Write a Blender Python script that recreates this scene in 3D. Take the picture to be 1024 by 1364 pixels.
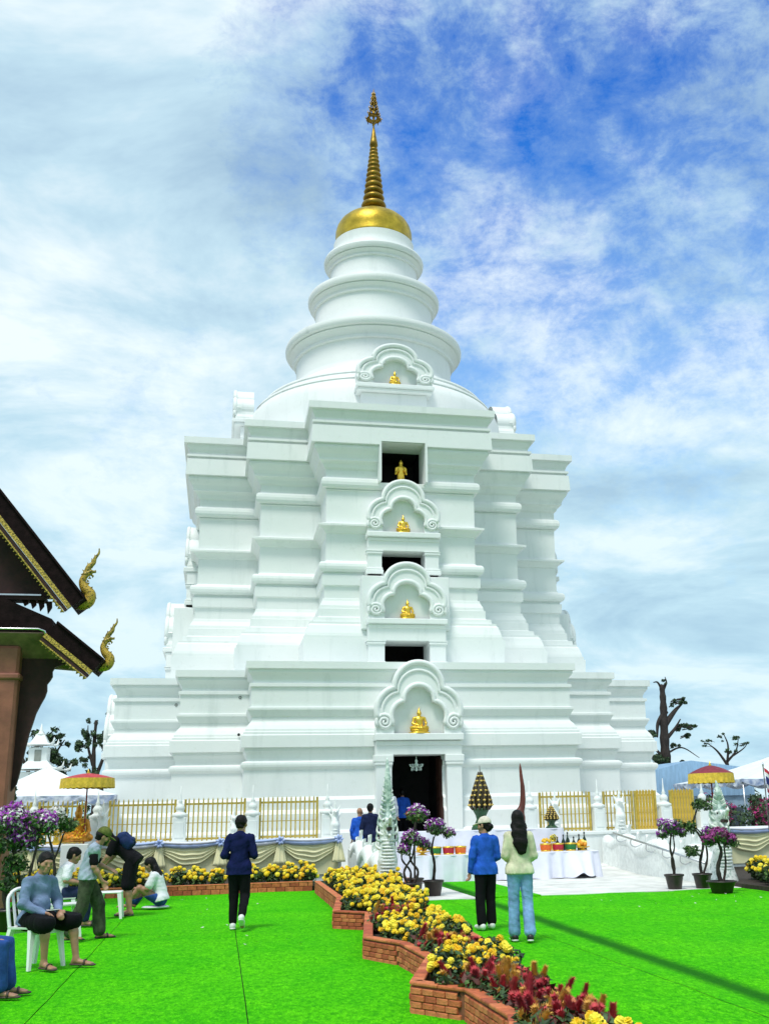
import bpy, bmesh, math, random
import numpy as np
from mathutils import Vector, Matrix, Euler
random.seed(7); RNG = np.random.default_rng(11)
PI = math.pi; R = math.radians
for o in list(bpy.data.objects): bpy.data.objects.remove(o)
sc = bpy.context.scene
COL = sc.collection

# ---------------------------------------------------------------- camera
cam_d = bpy.data.cameras.new('camera'); cam = bpy.data.objects.new('camera', cam_d); COL.objects.link(cam)
PIT, ROL, YAW = R(15.91635), R(1.29958), R(12.46227)
fw = Vector((math.sin(YAW)*math.cos(PIT), math.cos(YAW)*math.cos(PIT), math.sin(PIT)))
rt = Vector((math.cos(YAW), -math.sin(YAW), 0)); up = rt.cross(fw)
rt2 = rt*math.cos(ROL) - up*math.sin(ROL); up2 = rt*math.sin(ROL) + up*math.cos(ROL)
cam.matrix_world = Matrix(((rt2.x, up2.x, -fw.x, 0), (rt2.y, up2.y, -fw.y, 0), (rt2.z, up2.z, -fw.z, 1.65), (0, 0, 0, 1)))
cam_d.sensor_fit = 'VERTICAL'; cam_d.sensor_height = 36.0; cam_d.sensor_width = 27.0
cam_d.lens = 1402.24/1364*36.0; cam_d.shift_x = -93.85/1364
cam_d.clip_start = 0.1; cam_d.clip_end = 3000
sc.camera = cam
sc.render.resolution_x = 768; sc.render.resolution_y = 1024
# ---------------------------------------------------------------- light
SUN_EL, SUN_AZ = R(62), R(-146)       # azimuth measured from +Y towards +X : behind the camera, to its left
world = bpy.data.worlds.new('World'); sc.world = world; world.use_nodes = True
nt = world.node_tree; nt.nodes.clear()
def N(tree, t, **kw):
    n = tree.nodes.new(t)
    for k, v in kw.items(): setattr(n, k, v)
    return n
def math_node(tree, op, a, b=None, clamp=False):
    n = N(tree, 'ShaderNodeMath', operation=op, use_clamp=clamp)
    for i, v in enumerate((a, b)):
        if v is None: continue
        if isinstance(v, (int, float)): n.inputs[i].default_value = v
        else: tree.links.new(v, n.inputs[i])
    return n.outputs[0]
def ramp(tree, fac, stops):
    n = N(tree, 'ShaderNodeValToRGB'); el = n.color_ramp.elements
    while len(el) < len(stops): el.new(0.5)
    for e, (p, c) in zip(el, stops):
        e.position = p; e.color = (c[0], c[1], c[2], 1) if not isinstance(c, (int, float)) else (c, c, c, 1)
    tree.links.new(fac, n.inputs[0]); return n.outputs[0]
def mixc(tree, fac, a, b, blend='MIX'):
    n = N(tree, 'ShaderNodeMix', data_type='RGBA', blend_type=blend)
    for s, v in ((n.inputs[0], fac), (n.inputs[6], a), (n.inputs[7], b)):
        if isinstance(v, (int, float)): s.default_value = v
        elif isinstance(v, tuple): s.default_value = (v[0], v[1], v[2], 1)
        else: tree.links.new(v, s)
    return n.outputs[2]
sky = N(nt, 'ShaderNodeTexSky', sky_type='NISHITA', sun_disc=False)
sky.sun_elevation = SUN_EL; sky.sun_rotation = SUN_AZ; sky.air_density = 1.0; sky.dust_density = 0.4; sky.ozone_density = 2.0
tc = N(nt, 'ShaderNodeTexCoord'); sep = N(nt, 'ShaderNodeSeparateXYZ'); nt.links.new(tc.outputs['Generated'], sep.inputs[0])
zz = math_node(nt, 'MAXIMUM', sep.outputs[2], 0.0); den = math_node(nt, 'ADD', zz, 0.22)
cx = math_node(nt, 'DIVIDE', sep.outputs[0], den); cy = math_node(nt, 'DIVIDE', sep.outputs[1], den)
cmb = N(nt, 'ShaderNodeCombineXYZ'); nt.links.new(cx, cmb.inputs[0]); nt.links.new(cy, cmb.inputs[1])
def noise(tree, vec, scale, detail=6, rough=.55, dist=0., loc=(0, 0, 0), sca=(1, 1, 1), rot=0):
    m = N(tree, 'ShaderNodeMapping'); m.inputs['Location'].default_value = loc; m.inputs['Scale'].default_value = sca
    m.inputs['Rotation'].default_value = (0, 0, rot)
    tree.links.new(vec, m.inputs[0]); n = N(tree, 'ShaderNodeTexNoise')
    tree.links.new(m.outputs[0], n.inputs['Vector']); n.inputs['Scale'].default_value = scale
    n.inputs['Detail'].default_value = detail; n.inputs['Roughness'].default_value = rough; n.inputs['Distortion'].default_value = dist
    return n.outputs['Fac']
SKYOFF = (2.0, 1.3, 0.0); GAPDIR = (.3255, .7615, .5604)
n_big = noise(nt, cmb.outputs[0], 1.1, 3, .5, .2, loc=SKYOFF)
n_mid = noise(nt, cmb.outputs[0], 3.0, 11, .68, .25, loc=(4.4, -2.1, 0), sca=(1, .85, 1), rot=.5)
n_puff = noise(nt, tc.outputs['Generated'], 15., 9, .70, .2, loc=(1.7, .3, .9), sca=(1, 1, 1.5))
n_mid = math_node(nt, 'ADD', math_node(nt, 'MULTIPLY', n_mid, .52), math_node(nt, 'MULTIPLY', n_puff, .48))
dp = N(nt, 'ShaderNodeVectorMath', operation='DOT_PRODUCT'); nt.links.new(tc.outputs['Generated'], dp.inputs[0]); dp.inputs[1].default_value = GAPDIR
gapf = ramp(nt, dp.outputs['Value'], [(.925, 0), (.985, .8), (1, 1)])          # a break in the cloud deck
cov = math_node(nt, 'SUBTRACT', math_node(nt, 'ADD', math_node(nt, 'MULTIPLY', n_big, .38), math_node(nt, 'MULTIPLY', n_mid, .92)), math_node(nt, 'MULTIPLY', gapf, .22))
cloud_f = ramp(nt, cov, [(.32, 0), (.41, .24), (.50, .70), (.60, 1)])
n_sh = noise(nt, cmb.outputs[0], 2.2, 7, .6, .4, loc=(-3.7, 5.2, 0))
cloud_c = ramp(nt, n_sh, [(.35, (3.5, 5.2, 6.8)), (.47, (5.2, 7.2, 8.4)), (.60, (8.5, 9.5, 9.9))])
hs = N(nt, 'ShaderNodeHueSaturation'); hs.inputs['Hue'].default_value = .518; hs.inputs['Saturation'].default_value = 2.7; hs.inputs['Value'].default_value = 2.2
nt.links.new(sky.outputs[0], hs.inputs['Color'])
low = ramp(nt, sep.outputs[2], [(0.0, .75), (.3, .45), (.62, 0)])        # thin high haze thickens towards the horizon
skyc = mixc(nt, low, hs.outputs[0], (4.4, 7.8, 9.6))
allc = mixc(nt, cloud_f, skyc, cloud_c)
allc = mixc(nt, ramp(nt, sep.outputs[2], [(0, .50), (.22, .30), (.45, 0)]), allc, (5.2, 8.0, 9.2))
bg = N(nt, 'ShaderNodeBackground'); bg.inputs[1].default_value = 0.088
nt.links.new(allc, bg.inputs[0]); wo = N(nt, 'ShaderNodeOutputWorld'); nt.links.new(bg.outputs[0], wo.inputs[0])
sun_d = bpy.data.lights.new('sun', 'SUN'); sun_d.energy = 2.2; sun_d.angle = R(15); sun_d.color = (1, .965, .9)
sun = bpy.data.objects.new('sun', sun_d); COL.objects.link(sun)
sdir = Vector((math.sin(SUN_AZ)*math.cos(SUN_EL), math.cos(SUN_AZ)*math.cos(SUN_EL), math.sin(SUN_EL)))
sun.rotation_euler = sdir.to_track_quat('Z', 'Y').to_euler()
vs = sc.view_settings; vs.view_transform = 'Standard'; vs.look = 'None'; vs.exposure = 0.3; vs.gamma = 1.0; vs.use_curve_mapping = False
sc.render.engine = 'CYCLES'

# ---------------------------------------------------------------- materials
MATS = {}
def M(name, col, rough=.6, var=.10, scale=6., bump=0., bscale=60., metal=0., spec=.5, col2=None, trans=0., coat=0., stretch=(1, 1, 1), sss=0., vlo=.35, vhi=.65):
    if name in MATS: return MATS[name]
    m = bpy.data.materials.new(name); m.use_nodes = True; t = m.node_tree; b = t.nodes['Principled BSDF']
    tcn = N(t, 'ShaderNodeTexCoord'); v = tcn.outputs['Object']
    f = noise(t, v, scale, 5, .6, .1, sca=stretch)
    c1 = tuple(min(1, x*(1-var)) for x in col); c2 = tuple(min(1, x*(1+var)) for x in col) if col2 is None else col2
    t.links.new(ramp(t, f, [(vlo, c1), (vhi, c2)]), b.inputs['Base Color'])
    b.inputs['Roughness'].default_value = rough; b.inputs['Metallic'].default_value = metal
    b.inputs['Specular IOR Level'].default_value = spec; b.inputs['Coat Weight'].default_value = coat
    b.inputs['Transmission Weight'].default_value = trans
    if sss: b.inputs['Subsurface Weight'].default_value = sss; b.inputs['Subsurface Scale'].default_value = .01
    if bump:
        bn = N(t, 'ShaderNodeBump'); bn.inputs['Strength'].default_value = bump; bn.inputs['Distance'].default_value = .02
        t.links.new(noise(t, v, bscale, 4, .6), bn.inputs['Height']); t.links.new(bn.outputs[0], b.inputs['Normal'])
    MATS[name] = m; return m
def plaster():
    m = bpy.data.materials.new('white_plaster'); m.use_nodes = True; t = m.node_tree; b = t.nodes['Principled BSDF']
    tcn = N(t, 'ShaderNodeTexCoord'); v = tcn.outputs['Object']
    a = noise(t, v, .35, 5, .6); s = noise(t, v, 2.2, 6, .65, .2, sca=(1, 1, .12)); d = noise(t, v, 5.5, 6, .7)
    c = mixc(t, ramp(t, a, [(.35, 0), (.65, 1)]), (.735, .775, .765), (.80, .825, .81))
    c = mixc(t, ramp(t, s, [(.56, 0), (.74, .5)]), c, (.56, .61, .595))
    c = mixc(t, ramp(t, d, [(.58, 0), (.76, .5)]), c, (.62, .65, .61))
    t.links.new(c, b.inputs['Base Color']); b.inputs['Roughness'].default_value = .55; b.inputs['Specular IOR Level'].default_value = .35
    bn = N(t, 'ShaderNodeBump'); bn.inputs['Strength'].default_value = .25; bn.inputs['Distance'].default_value = .02
    t.links.new(noise(t, v, 3., 8, .7), bn.inputs['Height']); t.links.new(bn.outputs[0], b.inputs['Normal'])
    MATS['white_plaster'] = m; return m
WHITE = plaster()
GOLD = M('gold_leaf', (.47, .33, .035), .40, .35, 2.2, .25, 9, metal=.85, vlo=.3, vhi=.7)
BRONZE = M('bronze_gold', (.30, .19, .03), .42, .4, 3., .25, 9, metal=.85, vlo=.3, vhi=.7)
GOLD2 = M('bright_gold', (.85, .55, .07), .28, .15, 9, .15, 40, metal=.8)
GOLDP = M('gold_paint', (.58, .42, .06), .5, .2, 7, metal=.15)
SHADEIN = M('interior_shade_black', (.012, .010, .010), .8, .3)  # near-black colour stands in for the deep shade inside the openings
WOOD = M('dark_wood', (.06, .022, .014), .5, .35, 5, stretch=(1, 1, .1))
def turf_mat():
    m = bpy.data.materials.new('green_turf'); m.use_nodes = True; t = m.node_tree; b = t.nodes['Principled BSDF']
    tcn = N(t, 'ShaderNodeTexCoord'); v = tcn.outputs['Object']
    a = noise(t, v, .6, 7, .72, .5); f = noise(t, v, 75, 3, .75, sca=(1, .5, 1)); g = noise(t, v, 6, 6, .75, .2); h = noise(t, v, 24, 4, .75, sca=(1, .45, 1))
    c = mixc(t, ramp(t, a, [(.3, 0), (.7, 1)]), (.060, .56, .002), (.17, .80, .004))
    c = mixc(t, ramp(t, g, [(.45, 0), (.70, .65)]), c, (.035, .42, .002))
    c = mixc(t, ramp(t, h, [(.36, .85), (.56, 0)]), c, (.020, .30, .002))
    c = mixc(t, ramp(t, h, [(.58, 0), (.74, .7)]), c, (.30, .90, .02))
    c = mixc(t, ramp(t, f, [(.38, .8), (.56, 0)]), c, (.020, .30, .002))
    # darker green strip along the sag in the carpet
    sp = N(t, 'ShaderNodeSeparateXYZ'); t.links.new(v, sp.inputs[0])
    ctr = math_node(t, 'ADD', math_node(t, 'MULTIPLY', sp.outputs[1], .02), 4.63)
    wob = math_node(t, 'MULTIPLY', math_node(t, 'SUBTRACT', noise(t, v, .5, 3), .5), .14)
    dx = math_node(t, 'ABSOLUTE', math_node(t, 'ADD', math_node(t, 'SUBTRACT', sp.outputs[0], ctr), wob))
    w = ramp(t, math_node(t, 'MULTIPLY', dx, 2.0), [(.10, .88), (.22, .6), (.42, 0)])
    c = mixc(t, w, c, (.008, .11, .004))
    t.links.new(c, b.inputs['Base Color']); b.inputs['Roughness'].default_value = .9; b.inputs['Specular IOR Level'].default_value = .05
    bn = N(t, 'ShaderNodeBump'); bn.inputs['Strength'].default_value = .9; bn.inputs['Distance'].default_value = .02
    t.links.new(f, bn.inputs['Height']); t.links.new(bn.outputs[0], b.inputs['Normal']); return m
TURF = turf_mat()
CONC = M('pale_concrete', (.66, .66, .63), .8, .16, 1.6, .3, 25)
SOIL = M('dark_soil', (.035, .024, .016), .9, .4, 12, .6, 40)
LEAF = M('leaf_green', (.035, .085, .018), .55, .5, 9)
LEAFD = M('leaf_dark', (.018, .042, .013), .6, .5, 6)
LEAFY = M('leaf_light', (.085, .16, .03), .55, .4, 9)
BARK = M('bark', (.028, .020, .016), .85, .4, 9, .8, 25, stretch=(1, 1, .25))
BRICKS = [M('brick_a', (.50, .125, .045), .8, .25, 14, .5, 60), M('brick_b', (.58, .17, .065), .8, .25, 14, .5, 60), M('brick_c', (.40, .085, .035), .8, .25, 14, .5, 60)]
MORTAR = M('mortar', (.22, .075, .04), .9, .3, 10)
MARI = [M('marigold_a', (.86, .62, .012), .6, .12, 30), M('marigold_b', (.80, .48, .008), .6, .12, 30), M('marigold_c', (.88, .72, .05), .6, .12, 30)]
CELO = [M('celosia_a', (.40, .025, .04), .7, .5, 20), M('celosia_b', (.55, .06, .07), .7, .4, 20), M('celosia_c', (.64, .34, .06), .7, .4, 20)]
PURP = M('bract_purple', (.22, .015, .36), .6, .35, 12, col2=(.42, .05, .48))
PINK = M('bract_pink', (.55, .04, .24), .6, .35, 12)
WBRA = M('bract_white', (.72, .70, .68), .6, .1, 12)
POT = M('dark_pot', (.028, .018, .016), .42, .3, 8)
PLASTIC = M('white_plastic', (.80, .81, .82), .35, .04, 5)
CLOTHW = M('white_cloth', (.74, .75, .86), .75, .05, 3, .1, 200)
CREAM = M('cream_cloth', (.82, .78, .48), .75, .07, 4)
BLUEW = M('pale_blue_cloth', (.42, .52, .82), .7, .12, 3)
STATUE_W = M('white_stucco', (.80, .83, .81), .55, .10, 9, .35, 30)
STATUE_G = M('green_tinted_stucco', (.22, .42, .36), .5, .35, 9, col2=(.72, .80, .76), bump=.3)
STEEL = M('steel', (.55, .56, .58), .3, .1, 8, metal=1.0)

# ---------------------------------------------------------------- helpers
def tag(o, label, cat, group=None):
    o['label'] = label; o['category'] = cat
    if group: o['group'] = group
    return o
def thing(name, label, cat, loc=(0, 0, 0), rz=0., group=None, scale=None):
    o = bpy.data.objects.new(name, None); COL.objects.link(o); o.location = loc; o.rotation_euler = (0, 0, rz)
    o.empty_display_size = .1
    if scale: o.scale = (scale,)*3
    return tag(o, label, cat, group)
def mesh(name, v, f, mats, smooth=False, mi=None):
    me = bpy.data.meshes.new(name); me.from_pydata([tuple(p) for p in v], [], [tuple(q) for q in f])
    for m in (mats if isinstance(mats, (list, tuple)) else [mats]): me.materials.append(m)
    if smooth: me.polygons.foreach_set('use_smooth', [True]*len(me.polygons))
    if mi is not None: me.polygons.foreach_set('material_index', mi)
    me.update(); return me
def put(name, me, parent=None, loc=None, rot=None):
    o = bpy.data.objects.new(name, me); COL.objects.link(o)
    if parent is not None: o.parent = parent
    if loc is not None: o.location = loc
    if rot is not None: o.rotation_euler = rot
    return o
def clone(root, parent=None):
    c = root.copy(); COL.objects.link(c)
    if parent is not None: c.parent = parent
    for ch in KIDS.get(root.name, None) or list(root.children): clone(ch, c)
    return c
KIDS = {}
class G:
    """collects simple solids; .out() links them as one mesh object"""
    def __init__(s): s.v = []; s.f = []; s.mi = []
    def add(s, v, f, mi=0):
        n = len(s.v); s.v += [tuple(p) for p in v]; s.f += [tuple(i+n for i in q) for q in f]; s.mi += [mi]*len(f); return s
    def box(s, x0, x1, y0, y1, z0, z1, mi=0, b=0.):
        if b <= 0:
            v = [(x, y, z) for z in (z0, z1) for y in (y0, y1) for x in (x0, x1)]
            return s.add(v, [(0, 2, 3, 1), (4, 5, 7, 6), (0, 1, 5, 4), (2, 6, 7, 3), (0, 4, 6, 2), (1, 3, 7, 5)], mi)
        def ring(z, i): return [(x0+i, y0+b, z), (x0+b, y0+i, z), (x1-b, y0+i, z), (x1-i, y0+b, z), (x1-i, y1-b, z), (x1-b, y1-i, z), (x0+b, y1-i, z), (x0+i, y1-b, z)]
        return s.loft([ring(z0, b*.6), ring(z0+b, 0), ring(z1-b, 0), ring(z1, b*.6)], mi)
    def loft(s, rings, mi=0, cap=True, close=True):
        n = len(rings[0]); v = [p for r in rings for p in r]; f = []
        for k in range(len(rings)-1):
            for i in range(n if close else n-1):
                j = (i+1) % n; f.append((k*n+i, k*n+j, (k+1)*n+j, (k+1)*n+i))
        if cap and close: f += [tuple(range(n-1, -1, -1)), tuple((len(rings)-1)*n+i for i in range(n))]
        return s.add(v, f, mi)
    def lathe(s, prof, n=16, c=(0, 0), mi=0, cap=True, rf=None):
        rr = []
        for r, z in prof:
            rr.append([(c[0]+r*math.cos(2*PI*i/n)*(rf(i, z) if rf else 1), c[1]+r*math.sin(2*PI*i/n)*(rf(i, z) if rf else 1), z) for i in range(n)])
        return s.loft(rr, mi, cap)
    def tube(s, pts, rad, n=8, mi=0, flat=1.0, up=(0, 0, 1), cap=True):
        P = [Vector(p) for p in pts]; rings = []; u = Vector(up); a = None
        for k, p in enumerate(P):
            d = (P[min(k+1, len(P)-1)]-P[max(k-1, 0)]).normalized()
            if a is None:
                a = d.cross(u)
                if a.length < .3: a = d.cross(Vector((.3, 1, 0)))
            a = a-d*a.dot(d); a.normalize(); b = a.cross(d).normalized()
            r = rad[k] if isinstance(rad, (list, tuple)) else rad
            rings.append([tuple(p + a*(r*math.cos(2*PI*i/n)) + b*(r*flat*math.sin(2*PI*i/n))) for i in range(n)])
        return s.loft(rings, mi, cap)
    def prism(s, poly, y0, y1, mi=0):
        """polygon in x,z extruded along y"""
        n = len(poly); v = [(x, y0, z) for x, z in poly] + [(x, y1, z) for x, z in poly]
        f = [tuple(range(n)), tuple(range(2*n-1, n-1, -1))] + [((i+1) % n, i, n+i, n+(i+1) % n) for i in range(n)]
        return s.add(v, f, mi)
    def mesh(s, name, mats, smooth=False): return mesh(name, s.v, s.f, mats, smooth, s.mi)
    def out(s, name, mats, parent=None, smooth=False, loc=None, rot=None):
        return put(name, s.mesh(name, mats, smooth), parent, loc, rot)
def structure(o): o['kind'] = 'structure'; return o
def spline(pts, n):
    """Catmull-Rom through pts"""
    P = [np.array(p, float) for p in pts]; P = [2*P[0]-P[1]] + P + [2*P[-1]-P[-2]]; out = []
    for k in range(1, len(P)-2):
        for i in range(n):
            t = i/n; a, b, c, d = P[k-1:k+3]
            out.append(tuple(.5*((2*b)+(c-a)*t+(2*a-5*b+4*c-d)*t*t+(3*b-3*c+d-a)*t**3)))
    out.append(tuple(P[-2])); return out
# ---- implicit surfaces (smooth union of tapered capsules -> one continuous mesh, by surface nets)
def cone(a, b, ra, rb, flat=None, s=1.): return ('c', np.array(a, float), np.array(b, float), ra, rb, None if flat is None else np.array(flat, float)/np.linalg.norm(flat), s)
def ball(a, r, flat=None, s=1.): return cone(a, a, r, r, flat, s)
def implicit(prims, res, k=.025, cuts=(), subs=(), fold=0., seed=0, fs=14.):
    lo = np.min([np.minimum(p[1], p[2])-max(p[3], p[4]) for p in prims], 0)-3*res
    hi = np.max([np.maximum(p[1], p[2])+max(p[3], p[4]) for p in prims], 0)+3*res
    n = np.ceil((hi-lo)/res).astype(int)+1
    D = np.full(n, 1., np.float32); ax = [lo[i]+res*np.arange(n[i]) for i in range(3)]
    def ev(p, sl=True):
        _, a, b, ra, rb, fl, s = p; m = max(ra, rb)+k+2.5*res
        i0 = np.maximum(((np.minimum(a, b)-m-lo)/res).astype(int), 0); i1 = np.minimum(((np.maximum(a, b)+m-lo)/res).astype(int)+2, n)
        X = ax[0][i0[0]:i1[0], None, None]; Y = ax[1][None, i0[1]:i1[1], None]; Z = ax[2][None, None, i0[2]:i1[2]]
        px, py, pz = X-a[0], Y-a[1], Z-a[2]; d = b-a
        if fl is not None:
            q = (px*fl[0]+py*fl[1]+pz*fl[2])*(s-1); px = px+q*fl[0]; py = py+q*fl[1]; pz = pz+q*fl[2]
            d = d+fl*(d@fl)*(s-1)
        L = d@d
        t = np.clip((px*d[0]+py*d[1]+pz*d[2])/L, 0, 1) if L > 1e-12 else 0.
        dist = np.sqrt((px-t*d[0])**2+(py-t*d[1])**2+(pz-t*d[2])**2)-(ra+(rb-ra)*t)
        if fl is not None: dist = dist/max(1., s*.8)
        return tuple(slice(i0[i], i1[i]) for i in range(3)), dist.astype(np.float32)
    for p in prims:
        s_, d = ev(p); A = D[s_]; h = np.clip(.5+.5*(d-A)/k, 0, 1); D[s_] = d+(A-d)*h-k*h*(1-h)
    if fold:
        rg = np.random.default_rng(seed); F = np.zeros(n, np.float32)
        for j in range(5):
            w = rg.normal(size=3)*np.array([1, 1, .75])*fs*(1+.5*j); ph = rg.uniform(0, 6.28)
            F += np.sin(ax[0][:, None, None]*w[0]+ax[1][None, :, None]*w[1]+ax[2][None, None, :]*w[2]+ph+ (F*.9 if j else 0))/(1+.5*j)
        D += fold*F*.5
    for p in subs:
        s_, d = ev(p); D[s_] = np.maximum(D[s_], -d)
    for pt, nn in cuts:
        nn = np.array(nn, float); nn /= np.linalg.norm(nn)
        D = np.maximum(D, ((ax[0][:, None, None]-pt[0])*nn[0]+(ax[1][None, :, None]-pt[1])*nn[1]+(ax[2][None, None, :]-pt[2])*nn[2]).astype(np.float32))
    S = D < 0; cn = n-1
    cnt = np.zeros(cn, np.int8)
    for a in (0, 1):
        for b in (0, 1):
            for c in (0, 1): cnt += S[a:a+cn[0], b:b+cn[1], c:c+cn[2]]
    act = (cnt > 0) & (cnt < 8); idx = np.full(cn, -1, np.int64); I = np.argwhere(act); idx[act] = np.arange(len(I))
    acc = np.zeros((len(I), 3)); num = np.zeros(len(I))
    C8 = [(a, b, c) for a in (0, 1) for b in (0, 1) for c in (0, 1)]
    for p in C8:
        for axn in range(3):
            if p[axn]: continue
            q = list(p); q[axn] = 1
            d0 = D[I[:, 0]+p[0], I[:, 1]+p[1], I[:, 2]+p[2]]; d1 = D[I[:, 0]+q[0], I[:, 1]+q[1], I[:, 2]+q[2]]
            m = (d0 < 0) != (d1 < 0); t = np.where(m, d0/np.where(m, d0-d1, 1), 0)
            pos = np.array(p, float)+np.zeros((len(I), 3)); pos[:, axn] = t
            acc[m] += pos[m]; num += m
    V = lo+res*(I+acc/num[:, None]); F = []
    for axn in range(3):
        o1, o2 = [(1, 2), (2, 0), (0, 1)][axn]
        sl0 = [slice(1, -1)]*3; sl1 = [slice(1, -1)]*3
        sl0[axn] = slice(0, -1); sl1[axn] = slice(1, None)
        s0 = S[tuple(sl0)]; s1 = S[tuple(sl1)]
        E = np.argwhere(s0 != s1)
        if not len(E): continue
        inside = s0[tuple(E.T)]; base = E.copy(); base[:, o1] += 1; base[:, o2] += 1
        def cell(d1, d2):
            c = base.copy(); c[:, o1] += d1; c[:, o2] += d2; return idx[tuple(c.T)]
        Q = np.stack([cell(-1, -1), cell(0, -1), cell(0, 0), cell(-1, 0)], 1)
        Q[~inside] = Q[~inside][:, ::-1]; F.append(Q)
    F = np.concatenate(F); F = F[(F >= 0).all(1)]
    return V, F
def implicit_mesh(name, mats, prims, res, k=.025, **kw):
    V, F = implicit(prims, res, k, **kw)
    me = bpy.data.meshes.new(name); me.vertices.add(len(V)); me.vertices.foreach_set('co', V.astype(np.float32).ravel())
    me.loops.add(F.size); me.polygons.add(len(F)); me.loops.foreach_set('vertex_index', F.astype(np.int32).ravel())
    me.polygons.foreach_set('loop_start', np.arange(0, F.size, 4, dtype=np.int32)); me.polygons.foreach_set('loop_total', np.full(len(F), 4, np.int32))
    me.update(calc_edges=True); me.validate()
    me.polygons.foreach_set('use_smooth', [True]*len(me.polygons)); me.materials.append(mats); return me
# ---- leaves
def leaf_cloud(centers, n, size, mats, name, spread=1., upb=.2, shape='leaf', rg=None):
    """centers: list of (x,y,z,rx,ry,rz); many small folded leaf faces on and in those ellipsoids"""
    rg = rg or RNG; C = np.array(centers, float); w = C[:, 3]*C[:, 4]+C[:, 4]*C[:, 5]; pick = rg.choice(len(C), n, p=w/w.sum())
    d = rg.normal(size=(n, 3)); d /= np.linalg.norm(d, axis=1)[:, None]; rad = rg.uniform(.35, 1.05, n)**.6
    P = C[pick, :3]+d*rad[:, None]*C[pick, 3:]*spread
    nn = d+rg.normal(size=(n, 3))*.6; nn[:, 2] += upb; nn /= np.linalg.norm(nn, axis=1)[:, None]
    t = np.cross(nn, rg.normal(size=(n, 3))); t /= np.linalg.norm(t, axis=1)[:, None]; b = np.cross(nn, t)
    s = (size*rg.uniform(.6, 1.3, n))[:, None]
    V = np.empty((n, 4, 3)); V[:, 0] = P-t*s; V[:, 1] = P+b*s*.5-nn*s*.15; V[:, 2] = P+t*s; V[:, 3] = P-b*s*.5-nn*s*.15
    F = np.arange(4*n).reshape(n, 4)
    mi = rg.integers(0, len(mats), n) if isinstance(mats, list) else np.zeros(n, int)
    me = bpy.data.meshes.new(name); me.from_pydata(V.reshape(-1, 3).tolist(), [], F.tolist())
    for m in (mats if isinstance(mats, list) else [mats]): me.materials.append(m)
    me.polygons.foreach_set('material_index', mi.astype(np.int32)); me.update(); return me
# ================================================================ SETTING
g = G(); g.add([(-600, -200, -.03), (600, -200, -.03), (600, 1500, -.03), (-600, 1500, -.03)], [(0, 1, 2, 3)])
structure(g.out('ground', M('earth', (.20, .17, .12), .9, .3, .3)))
# artificial turf laid in strips, a narrow dark gap between neighbouring strips
g = G(); g.add([(-30, -6, -.012), (30, -6, -.012), (30, 29.6, -.012), (-30, 29.6, -.012)], [(0, 1, 2, 3)])
structure(g.out('turf_underlay', M('underlay', (.012, .03, .010), .9, .2)))
edges = [-14, -7.6, -5.6, -3.55, -1.53, .29, 2.25, 4.33, 7.72, 10.4, 14, 20]
for e0, e1 in zip(edges[:-1], edges[1:]):
    xs = np.linspace(e0+.0045, e1-.0045, max(3, int((e1-e0)/.16)+1)); ys = np.concatenate([np.linspace(-5, 6, 8)[:-1], np.linspace(6, 26, 101)])
    if e0 > 4: ys = ys[ys < 21.6]
    V = []; F = []
    for j, y in enumerate(ys):
        for i, x in enumerate(xs):
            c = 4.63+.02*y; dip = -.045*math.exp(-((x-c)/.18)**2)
            ripple = .004*math.sin(x*3.1+y*.7)+.004*math.sin(y*1.9-x*1.3)+.003*math.sin(y*5.3+x*4.1)
            lip = .006*math.exp(-min(x-e0, e1-x)/.03)
            V.append((x, y, max(.018+max(dip, -.02)+ripple*1.1+lip, -.003)))
    n = len(xs)
    for j in range(len(ys)-1):
        for i in range(n-1): F.append((j*n+i, j*n+i+1, (j+1)*n+i+1, (j+1)*n+i))
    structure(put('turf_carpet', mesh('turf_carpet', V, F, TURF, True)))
# pale paving before the entrance, in large slabs with joints, then a gentle ramp up to the terrace
jr = random.Random(3)
paving = structure(G().box(4.02, 17.5, 21.3, 26.6, -.10, .012).out('pavement', M('pavement_joint', (.33, .32, .30), .9, .2)))
xs = [4.0, 5.62, 7.3, 9.0, 10.7, 12.4, 14.2, 16.0, 17.6]
for i in range(len(xs)-1):
    for j in range(3):
        y0 = 21.35+1.75*j; y1 = y0+1.735
        G().box(xs[i], xs[i+1]-.015, y0, y1, -.04, .03+jr.uniform(-.003, .003), b=.006).out('slab', CONC, paving)
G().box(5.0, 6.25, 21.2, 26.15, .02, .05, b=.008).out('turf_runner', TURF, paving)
g = G()
g.add([(3.6, 26.6, .0), (20, 26.6, .0), (20, 29.8, -.1), (3.6, 29.8, -.1), (3.6, 26.6, .028), (20, 26.6, .028), (20, 29.8, .215), (3.6, 29.8, .215)],
      [(0, 3, 2, 1), (4, 5, 6, 7), (0, 1, 5, 4), (1, 2, 6, 5), (2, 3, 7, 6), (3, 0, 4, 7)])
structure(g.out('ramp', CONC))
structure(G().box(-16, 28, 29.8, 62, -.1, .22).out('terrace', CONC))
st_ = structure(G().box(4.25, 7.25, 30.35, 31.62, .1, .36, b=.01).out('entrance_steps', CONC))
G().box(4.45, 7.05, 30.75, 31.61, .361, .55, b=.01).out('step', CONC, st_); G().box(4.65, 6.85, 31.15, 31.6, .551, .74, b=.01).out('step', CONC, st_)
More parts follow.
